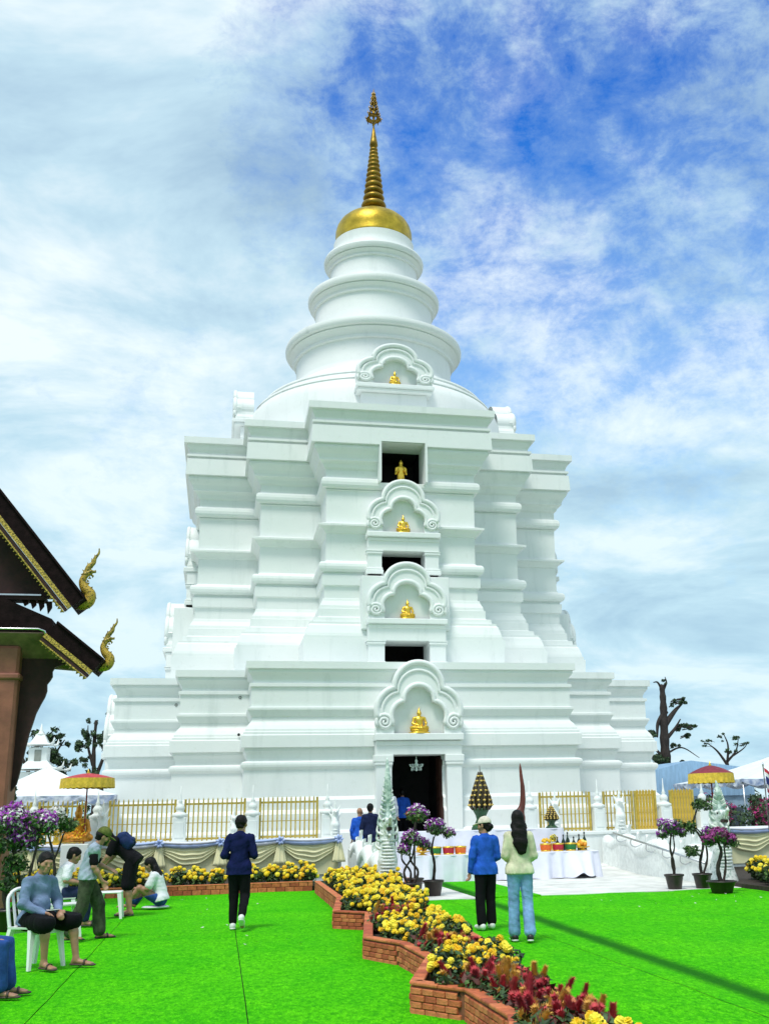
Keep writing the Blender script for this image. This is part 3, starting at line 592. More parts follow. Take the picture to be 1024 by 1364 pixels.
# ================================================================ NAGA BALUSTRADES
STATUE_H = M('weathered_stucco', (.30, .46, .40), .55, .3, 11, col2=(.80, .83, .81), bump=.4, bscale=30, vlo=.30, vhi=.52)
def naga(label, x, y0, y1, crest, hump):
    t = thing('naga_balustrade', label, 'balustrade', (x, y0, 0)); L = y1-y0
    # low parapet
    g = G(); g.add([(-.16, .5, -.05), (.16, .5, -.05), (.16, L, -.05), (-.16, L, -.05), (-.16, .5, .42), (.16, .5, .42), (.16, L, .78), (-.16, L, .78)], [(0, 3, 2, 1), (4, 5, 6, 7), (0, 1, 5, 4), (1, 2, 6, 5), (2, 3, 7, 6), (3, 0, 4, 7)])
    g.out('parapet', STATUE_W, t)
    n = 60; pts = []; rad = []
    for i in range(n+1):
        f_ = i/n; y = .35+f_*(L-.3); pts.append((.02*math.sin(f_*20), y, .46+.34*f_+hump*math.sin(f_*2*PI*3.2-1.2))); rad.append(.25-.09*f_)
    G().tube(pts, rad, 14).out('body', STATUE_W, t, True)
    # raised neck, flattened hood and head as one form
    pr = [cone((0, .55, .22), (0, .16, .32), .22, .25), cone((0, .12, .12), (0, .10, .55), .33, .20), cone((0, .16, .32), (0, .02, .70), .25, .20, (0, 1, 0), 1.2), cone((0, .02, .70), (0, .14, 1.08), .20, .155), cone((0, .14, 1.08), (0, .08, 1.36), .155, .12),
          cone((0, .06, 1.42), (0, -.08, 1.44), .125, .10), cone((0, -.08, 1.47), (0, -.30, 1.50), .085, .055), cone((0, -.30, 1.50), (0, -.40, 1.57), .05, .035), cone((0, -.40, 1.57), (0, -.41, 1.66), .03, .008),
          cone((0, -.02, 1.34), (0, -.20, 1.22), .075, .045), cone((0, -.20, 1.22), (0, -.31, 1.21), .04, .022), cone((0, -.18, 1.18), (0, -.22, 1.06), .03, .006),
          cone((-.09, -.02, 1.52), (-.05, -.15, 1.55), .045, .03), cone((.09, -.02, 1.52), (.05, -.15, 1.55), .045, .03)]
    for s_ in (-1, 1):
        for q in range(6):
            z = 1.48-.10*q; pr.append(cone((s_*.10, .07, z), (s_*(.20-.01*q), .12, z+.11), .045, .008))
    nk = put('head', implicit_mesh('head', STATUE_H, pr, .018, .035), t)
    G().box(-.05, .05, -.28, -.06, 1.315, 1.375).out('mouth', M('naga_mouth', (.03, .01, .01), .6), nk)
    for s in (-1, 1):
        put('eye', implicit_mesh('eye', M('naga_eye', (.02, .02, .02), .2), [ball((s*.095, -.10, 1.51), .025)], .008), nk)
        for q in range(3): G().tube([(s*.045, -.32+.07*q, 1.45), (s*.047, -.32+.07*q, 1.38)], [.014, .003], 5).out('tooth', STATUE_W, nk)
    # belly plates on the front of the neck
    for q in range(15):
        z = .16+.068*q; yy = -.085-.09*math.sin((z-.2)*2.6)+(.10 if z > .9 else 0)*(z-.9)*2.6; w = .19-.06*(q/14)
        G().tube([(-w, yy+.10, z), (-w*.6, yy+.02, z), (0, yy-.012, z), (w*.6, yy+.02, z), (w, yy+.10, z)], [.02, .034, .038, .034, .02], 6, flat=.7).out('belly_plate', STATUE_W, nk, True)
    # flaming crest
    c = G(); c.tube(spline([(0, .02, 1.5), (0, .06, 1.75), (0, -.02, 1.5+(crest-1.5)*.6), (0, .05, crest)], 8), [.13*(1-i/24)**.7+.008 for i in range(25)], 10, flat=.6)
    cr = c.out('crest', STATUE_G, nk, True)
    for s in (-1, 1):
        for q, (dx, dz, h) in enumerate(((.10, .02, .26), (.13, -.12, .22), (.15, -.27, .20), (.16, -.42, .19), (.17, -.57, .18))):
            G().tube(spline([(s*dx*.6, .06, 1.48+dz), (s*(dx+.06), .08, 1.55+dz), (s*(dx+.055), .09, 1.55+dz+h*.6), (s*(dx+.03), .10, 1.55+dz+h)], 5), [.06*(1-i/15.5)+.004 for i in range(16)], 7, flat=.6).out('flame', STATUE_G if q % 2 else STATUE_W, cr, True)
    for q in range(9):      # small flames climbing the crest
        z = 1.62+(crest-1.62)*.075*q; r = .12*(1-q/11)
        for s in (-1, 1): G().tube([(s*r*.5, .0, z), (s*(r+.04), -.01, z+.05), (s*(r+.015), .0, z+.05+.10*(1-q/14))], [.035*(1-q/16), .025*(1-q/16), .003], 5).out('flame', STATUE_W if q % 2 else STATUE_G, cr, True)
    for q in range(9):      # fins along the back
        p = pts[4+q*6]; r = rad[4+q*6]
        G().prism([(-.16, -.04), (.16, -.04), (.26, .26), (.10, .16), (.04, .24), (-.04, .10)], -.03, .03).out('fin', STATUE_W, t, loc=(p[0], p[1], p[2]+r*.9), rot=(0, 0, -PI/2))
    return t
naga('white naga balustrade with very tall crest, dark open mouth and men beside it', 3.52, 23.3, 29.3, 2.85, .13)
nr = naga('white naga balustrade with green crest carrying a steel handrail, behind potted trees', 10.62, 22.1, 29.3, 2.2, .10)
t = thing('handrail', 'sloping steel handrail on curled brackets in front of the naga body', 'handrail', (10.22, 22.1, 0))
rp = lambda y: (0, y, .47+.1*y)
G().tube([rp(.1), rp(5.6)], .026, 8).out('rail', STEEL, t, True)
for q in range(6):
    y = .35+q*1.0; p = rp(y)
    G().tube(spline([(0, y, p[2]-.02), (0, y+.02, p[2]-.14), (.10, y, p[2]-.20), (.28, y, p[2]-.14)], 5), .013, 6).out('bracket', STEEL, t, True)
# ================================================================ ALTAR TABLES
def cloth_table(label, x0, x1, y0, y1, h, lift=None, mat=CLOTHW, z0=.03, dens=7.5):
    t = thing('cloth_table', label, 'table', ((x0+x1)/2, (y0+y1)/2, z0)); w = (x1-x0)/2; d = (y1-y0)/2; h -= z0
    per = []; n = int((4*w+4*d)*26); rg = np.random.default_rng(int(x0*10))
    L = [(-w, -d), (w, -d), (w, d), (-w, d)]; tot = 4*(w+d); ph = rg.uniform(0, 6, 6)
    rows = []
    for j in range(8):
        v = j/7; row = []
        for i in range(n):
            s = tot*i/n
            for k in range(4):
                a, b = L[k], L[(k+1) % 4]; l = math.dist(a, b)
                if s <= l: break
                s -= l
            f_ = s/l; x, y = a[0]+(b[0]-a[0])*f_, a[1]+(b[1]-a[1])*f_; nx, ny = [(0, -1), (1, 0), (0, 1), (-1, 0)][k]
            S = tot*i/n; amp = .022+.045*v; fold = amp*(math.sin(S*dens*2+ph[0]+1.2*math.sin(S*2.3+ph[1]))+.5*math.sin(S*dens*3.1+ph[2]))
            out = .015+.05*v+fold; z = (h-.015)*(1-v)+.006+.012*v*math.sin(S*9)
            if lift and k == 0 and lift[0] < x < lift[1]:
                m = math.sin(PI*(x-lift[0])/(lift[1]-lift[0])); out += .30*m*v; z += .13*m*v**2*(.6+.4*math.sin(S*14))
            row.append((x+nx*out, y+ny*out, z))
        rows.append(row)
    V = [p for r in rows for p in r]; F = []
    for j in range(7):
        for i in range(n): F.append((j*n+i, (j+1)*n+i, (j+1)*n+(i+1) % n, j*n+(i+1) % n))
    put('cloth_skirt', mesh('cloth_skirt', V, F, mat, True), t)
    G().box(-w-.015, w+.015, -d-.015, d+.015, h-.03, h, b=.01).out('table_top', mat, t)
    for sx in (-1, 1):
        for sy in (-1, 1): G().box(sx*(w-.06)-.02, sx*(w-.06)+.02, sy*(d-.06)-.02, sy*(d-.06)+.02, 0, h-.031).out('leg', STEEL, t)
    return t
cloth_table('long low altar table with pleated white skirt and rows of offerings on top', 4.55, 9.25, 26.25, 26.55+.55, .66, (2.35-.9, 2.35+.0-.05))
cloth_table('taller white draped table behind the altar carrying flower cone and dark ornament', 4.5, 8.70, 27.35, 28.15, 1.20, None, CLOTHW, .12, 5.)
# offerings
def offering_bowl(x, col, label, y=26.55, top=None, zt=.66, s=1.):
    t = thing('offering_bowl', label, 'bowl', (x, y, zt), 0, 'offerings on the altar table', s); m = M('band_'+col[0], col[1], .55, .15, 20)
    G().lathe([(.10, 0), (.12, .01), (.135, .05), (.145, .155), (.14, .16)], 18).out('bowl', m, t, True)
    G().lathe([(.123, .0), (.128, .012), (.128, .03), (.12, .032)], 18, cap=False).out('rim', GOLD2, t, True); G().lathe([(.148, .16), (.152, .17), (.15, .19), (.02, .20)], 18).out('lid', GOLD2, t, True)
    if top:
        for i in range(9):
            a = i*2.4; r = .03+.012*i; G().lathe([(.0, 0), (.035, .01), (.04, .04), (.02, .075), (.0, .08)], 8, (r*math.cos(a), r*math.sin(a))).out('offering', M('offer_'+top[0], top[1], .6, .2, 20), t, True, loc=(0, 0, .19+.06*(1-i/9)))
    return t
GR, RD, OR, YE = ('green', (.012, .16, .03)), ('red', (.42, .012, .03)), ('orange', (.72, .13, .015)), ('yellow', (.75, .45, .02))
offering_bowl(5.18, GR, 'green banded offering bowl left of the woman in the cap', 26.5); offering_bowl(5.50, RD, 'red banded offering bowl left of the woman in the cap', 26.5); offering_bowl(5.80, OR, 'orange banded offering bowl next to the woman in the cap', 26.5)
offering_bowl(7.98, OR, 'orange offering bowl heaped with yellow sweets on the altar table', 26.5, YE); offering_bowl(8.30, RD, 'red banded offering bowl between orange and green ones', 26.5); offering_bowl(8.63, GR, 'green banded offering bowl at the end of the altar table', 26.5)
for (x, y, lb, sc_) in ((4.86, 26.55, 'small gold tray of yellow flowers at the potted trees end of the altar', 1.), (7.30, 26.5, 'wide gold tray of yellow garlands right of the girl on the altar', 1.45), (8.93, 26.5, 'small gold tray of garlands at the altar end beside the bottles', 1.)):
    t = thing('offering_tray', lb, 'tray', (x, y, .66), 0, 'offerings on the altar table', sc_)
    G().lathe([(.12, 0), (.13, .01), (.05, .03), (.05, .05), (.19, .08), (.20, .095), (.03, .085)], 18).out('tray', GOLD2, t, True)
    rg = random.Random(int(x*100))
    for i in range(13):
        a = i*2.4; r = .035*math.sqrt(i); put('garland', implicit_mesh('garland', M('garland_'+str(i % 3), [(.80, .50, .02), (.72, .30, .02), (.82, .66, .15)][i % 3], .6, .2, 20), [ball((0, 0, 0), .045), cone((0, 0, 0), (.02, .01, .02), .04, .035)], .016), t, (r*math.cos(a), r*math.sin(a), .12+.10*(1-i/13)))
for i, (x, y) in enumerate(((8.42, 26.92), (8.56, 26.86), (8.70, 26.94), (8.84, 26.88), (9.0, 26.93), (9.12, 26.86))):
    t = thing('bottle', 'dark green bottle standing behind the banded bowls on the altar', 'bottle', (x, y, .66), 0, 'dark bottles on the altar'); h = .9+.3*((i*7) % 3)/2
    G().lathe([(.05, 0), (.055, .01), (.055, .19*h), (.04, .23*h), (.018, .27*h), (.018, .33*h)], 12).out('glass', M('bottle_glass', (.008, .03, .015), .12, .2), t, True); G().lathe([(.021, .325*h), (.021, .365*h), (.01, .37*h)], 10).out('cap', M('bottle_cap', (.03, .03, .03), .4), t, True)
t = thing('flower_vase', 'small vase of yellow flowers behind the red bowl on the altar', 'vase', (8.30, 26.88, .66)); G().lathe([(.05, 0), (.07, .05), (.06, .12), (.04, .16), (.055, .18)], 14).out('vase', GOLD2, t, True)
put('flowers', leaf_cloud([(0, 0, .30, .11, .11, .11)], 160, .03, [MARI[0], MARI[2], LEAFY], 'flowers'), t)
# tall flower cone (folded leaf cones with gold tips) on a green footed bowl
def bai_sri(label, loc, h, w):
    t = thing('flower_cone', label, 'flower arrangement', loc); gm = M('banana_leaf', (.018, .075, .025), .5, .4, 8); cm = M('leaf_cone', (.045, .032, .010), .5, .5, 14); wm = M('jasmine', (.72, .50, .12), .6, .3, 25)
    G().lathe([(w*.9, 0), (w*.85, .04*h), (w*.55, .10*h), (w*.40, .16*h), (w*.48, .22*h), (w*.66, .28*h), (w*.8, .33*h), (w*.3, .34*h)], 20).out('bowl', gm, t, True)
    G().lathe([(w*.6, .32*h), (w*.78, .42*h), (w*.62, .58*h), (w*.36, .74*h), (w*.14, .86*h), (.012, .9*h), (.006, h)], 14).out('core', cm, t, True)
    for k in range(7):
        f_ = k/6; z = (.34+.46*f_)*h; r = w*(.92-.74*f_**1.1); n = max(5, int(13-8*f_))
        for i in range(n):
            a = 2*PI*(i+.5*(k % 2))/n; c, s = math.cos(a), math.sin(a); hh = .15*h*(1-.3*f_)
            o = G().tube([(c*r*.8, s*r*.8, z-.03*h), (c*r*1.08, s*r*1.08, z+hh*.25), (c*r*1.1, s*r*1.1, z+hh*.65), (c*r*.98, s*r*.98, z+hh)], [w*.10, w*.13, w*.08, .004], 6).out('leaf_cone', cm, t, True)
            G().lathe([(0, 0), (w*.12, w*.05), (w*.14, w*.14), (0, w*.26)], 6, (c*r*1.14, s*r*1.14)).out('blossom', wm, o, True, loc=(0, 0, z+hh*.15))
    return t
bai_sri('tall dark green flower cone with gold blossoms on the back table', (6.64, 27.75, 1.20), 1.62, .29)
bai_sri('small dark flower cone with orange blossoms at the end of the back table', (8.50, 27.6, 1.20), .62, .18)
t = thing('carved_ornament', 'tall slender reddish brown pointed ornament standing behind the dark haired girl', 'ornament', (7.74, 27.75, 1.20)); OM = M('red_brown_wood', (.12, .025, .015), .5, .4, 7, stretch=(1, 1, .2))
G().tube(spline([(-.02, 0, .05), (-.06, 0, .35), (.03, 0, .62), (.05, 0, 1.0), (.02, 0, 1.35), (.0, 0, 1.66)], 6), [.10, .11, .13, .14, .15, .15, .14, .13, .12, .10, .09, .085, .08, .075, .075, .07, .07, .065, .06, .06, .055, .05, .05, .045, .045, .04, .04, .035, .03, .02, .01], 10, flat=.7, up=(0, 1, 0)).out('blade', OM, t, True)
G().lathe([(.13, 0), (.13, .04), (.09, .06), (.11, .09), (.05, .11)], 14).out('foot', OM, t, True)
# ================================================================ CEREMONIAL PARASOLS
def parasol(label, x, y, ztop, r, z0=0., dm=.11, rc=(.48, .03, .04)):
    t = thing('parasol', label, 'parasol', (x, y, z0)); h = ztop-z0; red = M('parasol_red_%.2f' % dm, rc, .6, .25, 9); yel = M('parasol_fringe', (.78, .52, .05), .6, .2, 15)
    G().lathe([(.018, 0), (.018, h-.02)], 8).out('pole', M('pole_red', (.25, .02, .02), .4), t, True)
    for k in range(12):
        a0, a1 = 2*PI*k/12, 2*PI*(k+1)/12; V = []; F = []
        for i in range(6):
            f_ = i/5; rr = r*f_+.005; z = h-dm*f_**1.5*r/.55
            for j in range(5):
                a = a0+(a1-a0)*j/4; sag = .012*f_*math.sin(PI*j/4); V.append((rr*math.cos(a), rr*math.sin(a), z-sag))
        for i in range(5):
            for j in range(4): q = i*5+j; F.append((q, q+5, q+6, q+1))
        put('panel', mesh('panel', V, F, red, True), t)
        G().tube([(0, 0, h-.04), (r*.97*math.cos(a0), r*.97*math.sin(a0), h-(dm+.01)*r/.55)], .007, 5).out('rib', GOLDP, t)
    V = []; F = []; n = 120; zb = h-dm*r/.55
    for j in range(4):
        for i in range(n):
            a = 2*PI*i/n; rr = r*(1.01+.035*math.sin(i*PI/2.5)*j/3); V.append((rr*math.cos(a), rr*math.sin(a), zb-.075*j-(.02*abs(math.sin(a*12)) if j == 3 else 0)))
    for j in range(3):
        for i in range(n): F.append((j*n+i, j*n+(i+1) % n, (j+1)*n+(i+1) % n, (j+1)*n+i))
    put('fringe', mesh('fringe', V, F, yel, True), t); G().lathe([(.03, h-.03), (.04, h), (.02, h+.05), (.004, h+.11)], 10).out('knob', GOLD2, t, True)
    return t
parasol('red parasol with deep yellow fringe above the gold statue by the left fence', -3.28, 28.7, 2.80, .64)
parasol('dark red parasol with yellow fringe behind the right naga', 12.15, 25.6, 2.66, .56, 0., .20, (.20, .015, .03))
# ================================================================ TEMPLE HALL (left edge)
hall = thing('temple_hall', 'dark temple hall roofs with gold trimmed bargeboards and terracotta column', 'temple', (-4.4, 22, 0))
HX = -4.4
ROOF = M('roof_dark', (.011, .005, .006), .8, .5, 7, .4, 30, spec=.1); MAROON = M('maroon_wood', (.030, .007, .007), .8, .35, 6); SOFF = M('soffit', (.20, .10, .09), .6, .35, 4)
TRIM = M('gold_trim', (.40, .27, .045), .5, .7, 34, .8, 60, metal=.3, vlo=.4, vhi=.6); TERRA = M('terracotta_column', (.25, .085, .055), .7, .2, 3, .2, 30)
def X(p): return (p[0]-HX, p[1])
def barge(p0, p1, name):
    """bargeboard running down from p0 to p1 (x,z): thick dark roof edge, carved gold strip and bead line below"""
    a, b = Vector(X(p0)), Vector(X(p1)); d = (b-a).normalized(); n = Vector((-d.y, d.x)); n = n if n.y > 0 else -n
    q = lambda t0, t1, y0, y1: G().prism([tuple(a+n*t0), tuple(b+n*t0), tuple(b+n*t1), tuple(a+n*t1)], y0, y1)
    r = q(0, .26, -.55, .45).out('roof', ROOF, hall)
    q(.26, .30, -.60, .50).out('tile_edge', ROOF, r); q(-.10, -.012, -.62, -.50).out('gold_strip', TRIM, r); q(-.17, -.105, -.60, -.48).out('bead_strip', MAROON, r); q(-.20, -.175, -.615, -.5).out('gold_strip', TRIM, r)
    L = (b-a).length; k = 0
    tooth = G().prism([(0, 0), (.06, 0), (.03, -.045)], -.02, .02).mesh('tooth', TRIM)
    for i in range(int(L/.085)):
        if i >= 44: break
        c = b-d*(.06+.085*i)-n*.20; put('tooth', tooth, r, (c.x, -.56, c.y), (0, math.atan2(-d.y, d.x), 0))
    return r
barge((-7.4, 11.12), (-2.98, 5.70), 'upper'); barge((-3.40, 5.16), (-2.50, 4.44), 'lower')
g = G(); g.prism([X(p) for p in ((-7.4, 10.9), (-3.35, 5.95), (-7.4, 5.95))], -.1, .1).out('tympanum', MAROON, hall)
G().box(-3.6, X((-3.55, 0))[0], -.2, .2, 5.88, 5.95).out('tie_beam', MAROON, hall); G().box(-3.6, X((-3.62, 0))[0], -.24, -.2, 5.955, 5.985).out('gutter', STEEL, hall)
for i in range(5):
    c = -3.35-.15*i; h = .10+.05*((i*3) % 4); G().prism([(-.06, .0), (.06, .0), (.07, -h*.5), (.0, -h), (-.03, -h*.4)], -.03, .03).out('pendant', MAROON, hall, loc=(c-HX, 0, 5.885))
lo_ = G(); lo_.prism([X(p) for p in ((-7.4, 6.3), (-4.45, 5.93), (-3.34, 5.45), (-3.30, 5.18), (-7.4, 5.20))], -.5, .3).out('roof', ROOF, hall)
G().tube([(X((-7.2, 0))[0], -.55, 5.24), (X((-3.56, 0))[0], -.55, 5.24), (X((-3.44, 0))[0], -.55, 5.20), (X((-3.40, 0))[0], -.55, 5.08)], .022, 7).out('gutter', STEEL, hall, True)
G().add([(X((-7.4, 0))[0], -.5, 5.18), (X((-3.32, 0))[0], -.5, 5.16), (X((-2.66, 0))[0], .35, 4.52), (X((-7.4, 0))[0], .55, 4.95), (X((-7.4, 0))[0], -.5, 5.22), (X((-3.32, 0))[0], -.5, 5.19), (X((-2.64, 0))[0], .35, 4.56), (X((-7.4, 0))[0], .55, 5.0)], [(0, 1, 2, 3), (4, 7, 6, 5), (0, 4, 5, 1), (1, 5, 6, 2), (2, 6, 7, 3), (3, 7, 4, 0)]).out('soffit', SOFF, hall)
col_ = G().box(-.42, .42, -.42, .42, -.03, 4.95, b=.05).out('column', TERRA, hall, loc=(X((-4.33, 0))[0], .15, 0))
G().box(-.47, .47, -.47, .47, 0, .5, b=.04).out('column_base', TERRA, col_); G().box(-.46, .46, -.46, .46, 4.3, 4.42, b=.03).out('column_collar', TERRA, col_)
# carved eave bracket: dark wavy board between column and eave
br = [(-3.92, 2.2), (-3.92, 4.9), (-3.0, 4.75), (-3.10, 4.66), (-3.20, 4.62), (-3.30, 4.58), (-3.34, 4.50), (-3.33, 4.40), (-3.37, 4.32), (-3.42, 4.25), (-3.41, 4.12), (-3.44, 4.0), (-3.51, 3.85), (-3.58, 3.68), (-3.62, 3.50), (-3.67, 3.30), (-3.71, 3.05), (-3.76, 2.7), (-3.82, 2.35)]
G().prism([X(p) for p in br][::-1], .05, .17).out('bracket', MAROON, hall)
def roof_naga(x, z, s):
    SC = M('naga_scale', (.03, .035, .008), .5, .3, 30, .8, 45, metal=.2, col2=(.50, .33, .035), vlo=.36, vhi=.50); GRN = M('naga_green', (.03, .05, .012), .5, .5, 24, metal=.2, col2=(.42, .30, .04), vlo=.38, vhi=.58)
    path = spline([(-.42, .10), (-.10, -.14), (.14, -.08), (.19, .16), (.02, .36), (-.06, .56), (.02, .76), (.14, .84)], 6); n = len(path)
    b = G().tube([(p[0]*s, 0, p[1]*s) for p in path], [(.15+.05*math.sin(PI*min(1, i/n*1.5))-.065*(i/n))*s for i in range(n)], 10, flat=.8, up=(0, 1, 0)).out('naga_finial', SC, hall, True, loc=(x-HX, -.1, z))
    put('head', implicit_mesh('head', GRN, [cone((.0, 0, .78), (.16, 0, .86), .085, .07), cone((.16, 0, .88), (.30, 0, .86), .06, .03), cone((.14, 0, .80), (.24, 0, .74), .045, .02), cone((.24, 0, .74), (.22, 0, .66), .025, .008), cone((.28, 0, .88), (.31, 0, .93), .03, .012), cone((.02, 0, .84), (-.10, 0, .94), .05, .008), cone((-.02, 0, .74), (-.14, 0, .80), .045, .008)], .02, .03), b).scale = (s, s, s)
    G().tube([(p[0]*s, 0, p[1]*s) for p in spline([(.06, .84), (.10, 1.02), (.22, 1.15), (.26, 1.30), (.36, 1.46), (.36, 1.62)], 5)], [.10*s*(1-i/26.5)**.9+.004 for i in range(26)], 8, flat=.6, up=(0, 1, 0)).out('crest', GRN, b, True)
    for (px, pz, dx, dz) in ((.10, 1.0, -.05, .16), (.20, 1.12, -.04, .18), (.16, 1.0, .10, .14), (.27, 1.28, -.03, .14)):
        G().tube([(px*s, 0, pz*s), ((px+dx*.5)*s, 0, (pz+dz*.5)*s), ((px+dx)*s, 0, (pz+dz)*s)], [.045*s, .03*s, .004], 6, flat=.6, up=(0, 1, 0)).out('flame', GRN, b, True)
    for k in range(7):
        p = path[6+k*5]; q = path[5+k*5]; d = Vector((p[0]-q[0], p[1]-q[1])).normalized(); nrm = Vector((-d.y, d.x))
        c = Vector(p)*s - nrm*.12*s*(-1 if k > 99 else 1); 
        G().prism([(-.05*s, 0), (.05*s, 0), (.0, .08*s)], -.015, .015).out('fin', GRN, b, loc=(c.x, 0, c.y), rot=(0, -math.atan2(-nrm.y, -nrm.x)+PI/2, 0))
roof_naga(-2.84, 5.92, .66); roof_naga(-2.36, 4.66, .55)
# ================================================================ BACKGROUND: tents, roofs, shrine, statue, flag
def tent(label, x, y, w, d, ze, zp, mat, val, rz=0., poles=True):
    t = thing('tent', label, 'tent', (x, y, 0), rz); V = []; n = 14
    for s, (ax, ay, bx, by) in enumerate(((-1, -1, 1, -1), (1, -1, 1, 1), (1, 1, -1, 1), (-1, 1, -1, -1))):
        V = []; F = []
        for i in range(n+1):
            for j in range(n+1):
                u, v = i/n, j/n; ex, ey = (ax+(bx-ax)*u)*w/2, (ay+(by-ay)*u)*d/2; k = 1-v
                V.append((ex*k, ey*k, ze+(zp-ze)*(v**1.25)-.06*math.sin(PI*u)*(1-v)+.01*math.sin(u*20+v*9)))
        for i in range(n):
            for j in range(n): q = i*(n+1)+j; F.append((q, q+n+1, q+n+2, q+1))
        put('canopy', mesh('canopy', V, F, mat, True), t)
        V = []; F = []; m = 60
        for j in range(4):
            for i in range(m+1):
                u = i/m; sw = abs(math.sin(u*PI*round(math.hypot((bx-ax)*w/2, (by-ay)*d/2)/1.1))); ex, ey = (ax+(bx-ax)*u)*w/2, (ay+(by-ay)*u)*d/2
                V.append((ex*1.003+.02*math.sin(j*2+u*60)*abs(ay), ey*1.003+.02*math.sin(j*2+u*60)*abs(ax), ze-.005-j*.06*(.5+.9*sw)))
        for j in range(3):
            for i in range(m): F.append((j*(m+1)+i, (j+1)*(m+1)+i, (j+1)*(m+1)+i+1, j*(m+1)+i+1))
        put('valance', mesh('valance', V, F, val, True), t)
    for sx in (-1, 1):
        for sy in (-1, 1): G().lathe([(.03, 0), (.03, ze)], 8, (sx*(w/2-.05), sy*(d/2-.05))).out('pole', STEEL, t, True)
    return t
TW = M('tent_white', (.78, .82, .84), .5, .06, 2); TB = M('tent_blue_valance', (.30, .40, .66), .6, .4, 3, col2=(.75, .78, .84))
tent('white pavilion tent behind the gold statue and left fence', -5.1, 34.5, 4.0, 4.0, 2.35, 3.25, TW, TB, .1)
tent('large white marquee with blue swagged edge behind the right naga', 24.6, 40.0, 11.5, 7.0, 2.6, 4.5, TW, TB, -.05)
bd = thing('shed', 'long shed with pale blue metal roof beyond the stupa corner', 'building', (21.6, 46.6, 0)); BR = M('blue_metal_roof', (.26, .42, .60), .45, .12, 1.5, stretch=(6, 1, 1))
G().prism([(-3.5, 2.1), (-3.5, 3.15), (-1.4, 3.62), (1.5, 3.25), (1.5, 2.1)], -2.2, 2.2).out('roof', BR, bd); G().box(-3.3, 1.3, -2.1, 2.1, -.03, 2.09).out('wall', M('shed_wall', (.30, .42, .55), .7, .15), bd)
for i in range(3): G().box(-.4, .4, -2.15, -2.08, .7, 1.6).out('window', M('shed_window', (.05, .07, .09), .2), bd, loc=(-2.5+1.5*i, 0, 0))
# small white shrine with stacked roofs
sh = thing('shrine', 'small white tiered shrine tower behind the left tent', 'shrine', (-6.25, 40, 0), 0, None, .93)
for k, (w, z0, z1) in enumerate(((.95, .3, 2.6), (.62, 3.05, 3.55), (.34, 3.85, 4.45))):
    G().box(-w, w, -w, w, z0, z1, b=.03).out('storey', WHITE, sh)
    e = w*1.5; z = z1
    G().loft([[(-e, -e, z+.10), (e, -e, z+.10), (e, e, z+.10), (-e, e, z+.10)], [(-e*.6, -e*.6, z+.18), (e*.6, -e*.6, z+.18), (e*.6, e*.6, z+.18), (-e*.6, e*.6, z+.18)], [(-w*.45, -w*.45, z+.48), (w*.45, -w*.45, z+.48), (w*.45, w*.45, z+.48), (-w*.45, w*.45, z+.48)]]).out('roof', WHITE, sh)
    for sx in (-1, 1):
        for sy in (-1, 1): G().tube([(sx*e*.9, sy*e*.9, z+.1), (sx*e*1.08, sy*e*1.08, z+.16), (sx*e*1.12, sy*e*1.12, z+.36)], [.06, .05, .008], 6).out('corner_finial', WHITE, sh, True)
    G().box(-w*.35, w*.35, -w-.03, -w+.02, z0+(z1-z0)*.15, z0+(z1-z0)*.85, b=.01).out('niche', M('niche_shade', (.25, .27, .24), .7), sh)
G().lathe([(.16, 4.9), (.2, 4.95), (.1, 5.0), (.06, 5.1), (.01, 5.35)], 12).out('spire', WHITE, sh, True)
# gold seated figure heaped with orange garlands below the left parasol
t = thing('garlanded_statue', 'gold statue heaped with orange garlands under the red parasol', 'statue', (-3.45, 28.75, 0)); G().box(-.32, .32, -.3, .3, -.02, 1.10, b=.02).out('plinth', WHITE, t)
put('figure', implicit_mesh('figure', M('amber_figure', (.66, .28, .03), .4, .35, 12, metal=.3), [cone(p[1]*1.1+np.array([0, 0, 1.02]), p[2]*1.1+np.array([0, 0, 1.02]), p[3]*1.1, p[4]*1.1, p[5], p[6]) for p in seated_buddha_prims()], .02, .04), t)
put('garland', leaf_cloud([(0, -.05, 1.3, .34, .26, .16), (-.05, -.05, 1.55, .26, .2, .2)], 420, .035, [MARI[1], M('garland_orange', (.72, .20, .015), .6), MARI[0]], 'garland'), t)['kind'] = 'stuff'
# little yellow flower vases and ornaments beside it
for x, lb in ((-4.05, 'yellow flower arrangement on the wall left of the garlanded statue'), (-4.45, 'small yellow flower bunch on the wall behind the bougainvillea')):
    t = thing('flower_vase', lb, 'vase', (x, 29.6, 1.06)); G().lathe([(.06, 0), (.09, .06), (.06, .16), (.08, .2)], 12).out('vase', GOLD2, t, True); put('flowers', leaf_cloud([(0, 0, .36, .18, .16, .17)], 260, .035, [MARI[0], MARI[1], LEAFY], 'flowers'), t)
# white naga posts at the fence seen from behind
def small_naga(label, x, y, z, s, rz=0.):
    t = thing('naga_figure', label, 'statue', (x, y, z), rz, None, s)
    put('body', implicit_mesh('body', STATUE_W, [cone((0, .1, 0), (0, 0, .35), .14, .13), cone((0, 0, .35), (0, .06, .62), .12, .09), cone((0, .06, .62), (0, -.08, .72), .085, .06), cone((0, -.08, .73), (0, -.2, .70), .05, .025), cone((0, .05, .74), (0, .02, 1.12), .05, .006), cone((.06, .05, .70), (.16, .07, .92), .045, .006), cone((-.06, .05, .70), (-.16, .07, .92), .045, .006), cone((.08, .05, .56), (.2, .07, .72), .04, .006), cone((-.08, .05, .56), (-.2, .07, .72), .04, .006)], .018, .03), t)
    for q in range(6): G().tube([(-.10, -.07+.01*q, .06+.08*q), (0, -.14+.012*q, .06+.08*q), (.10, -.07+.01*q, .06+.08*q)], [.012, .025, .012], 6).out('belly_plate', STATUE_W, t, True)
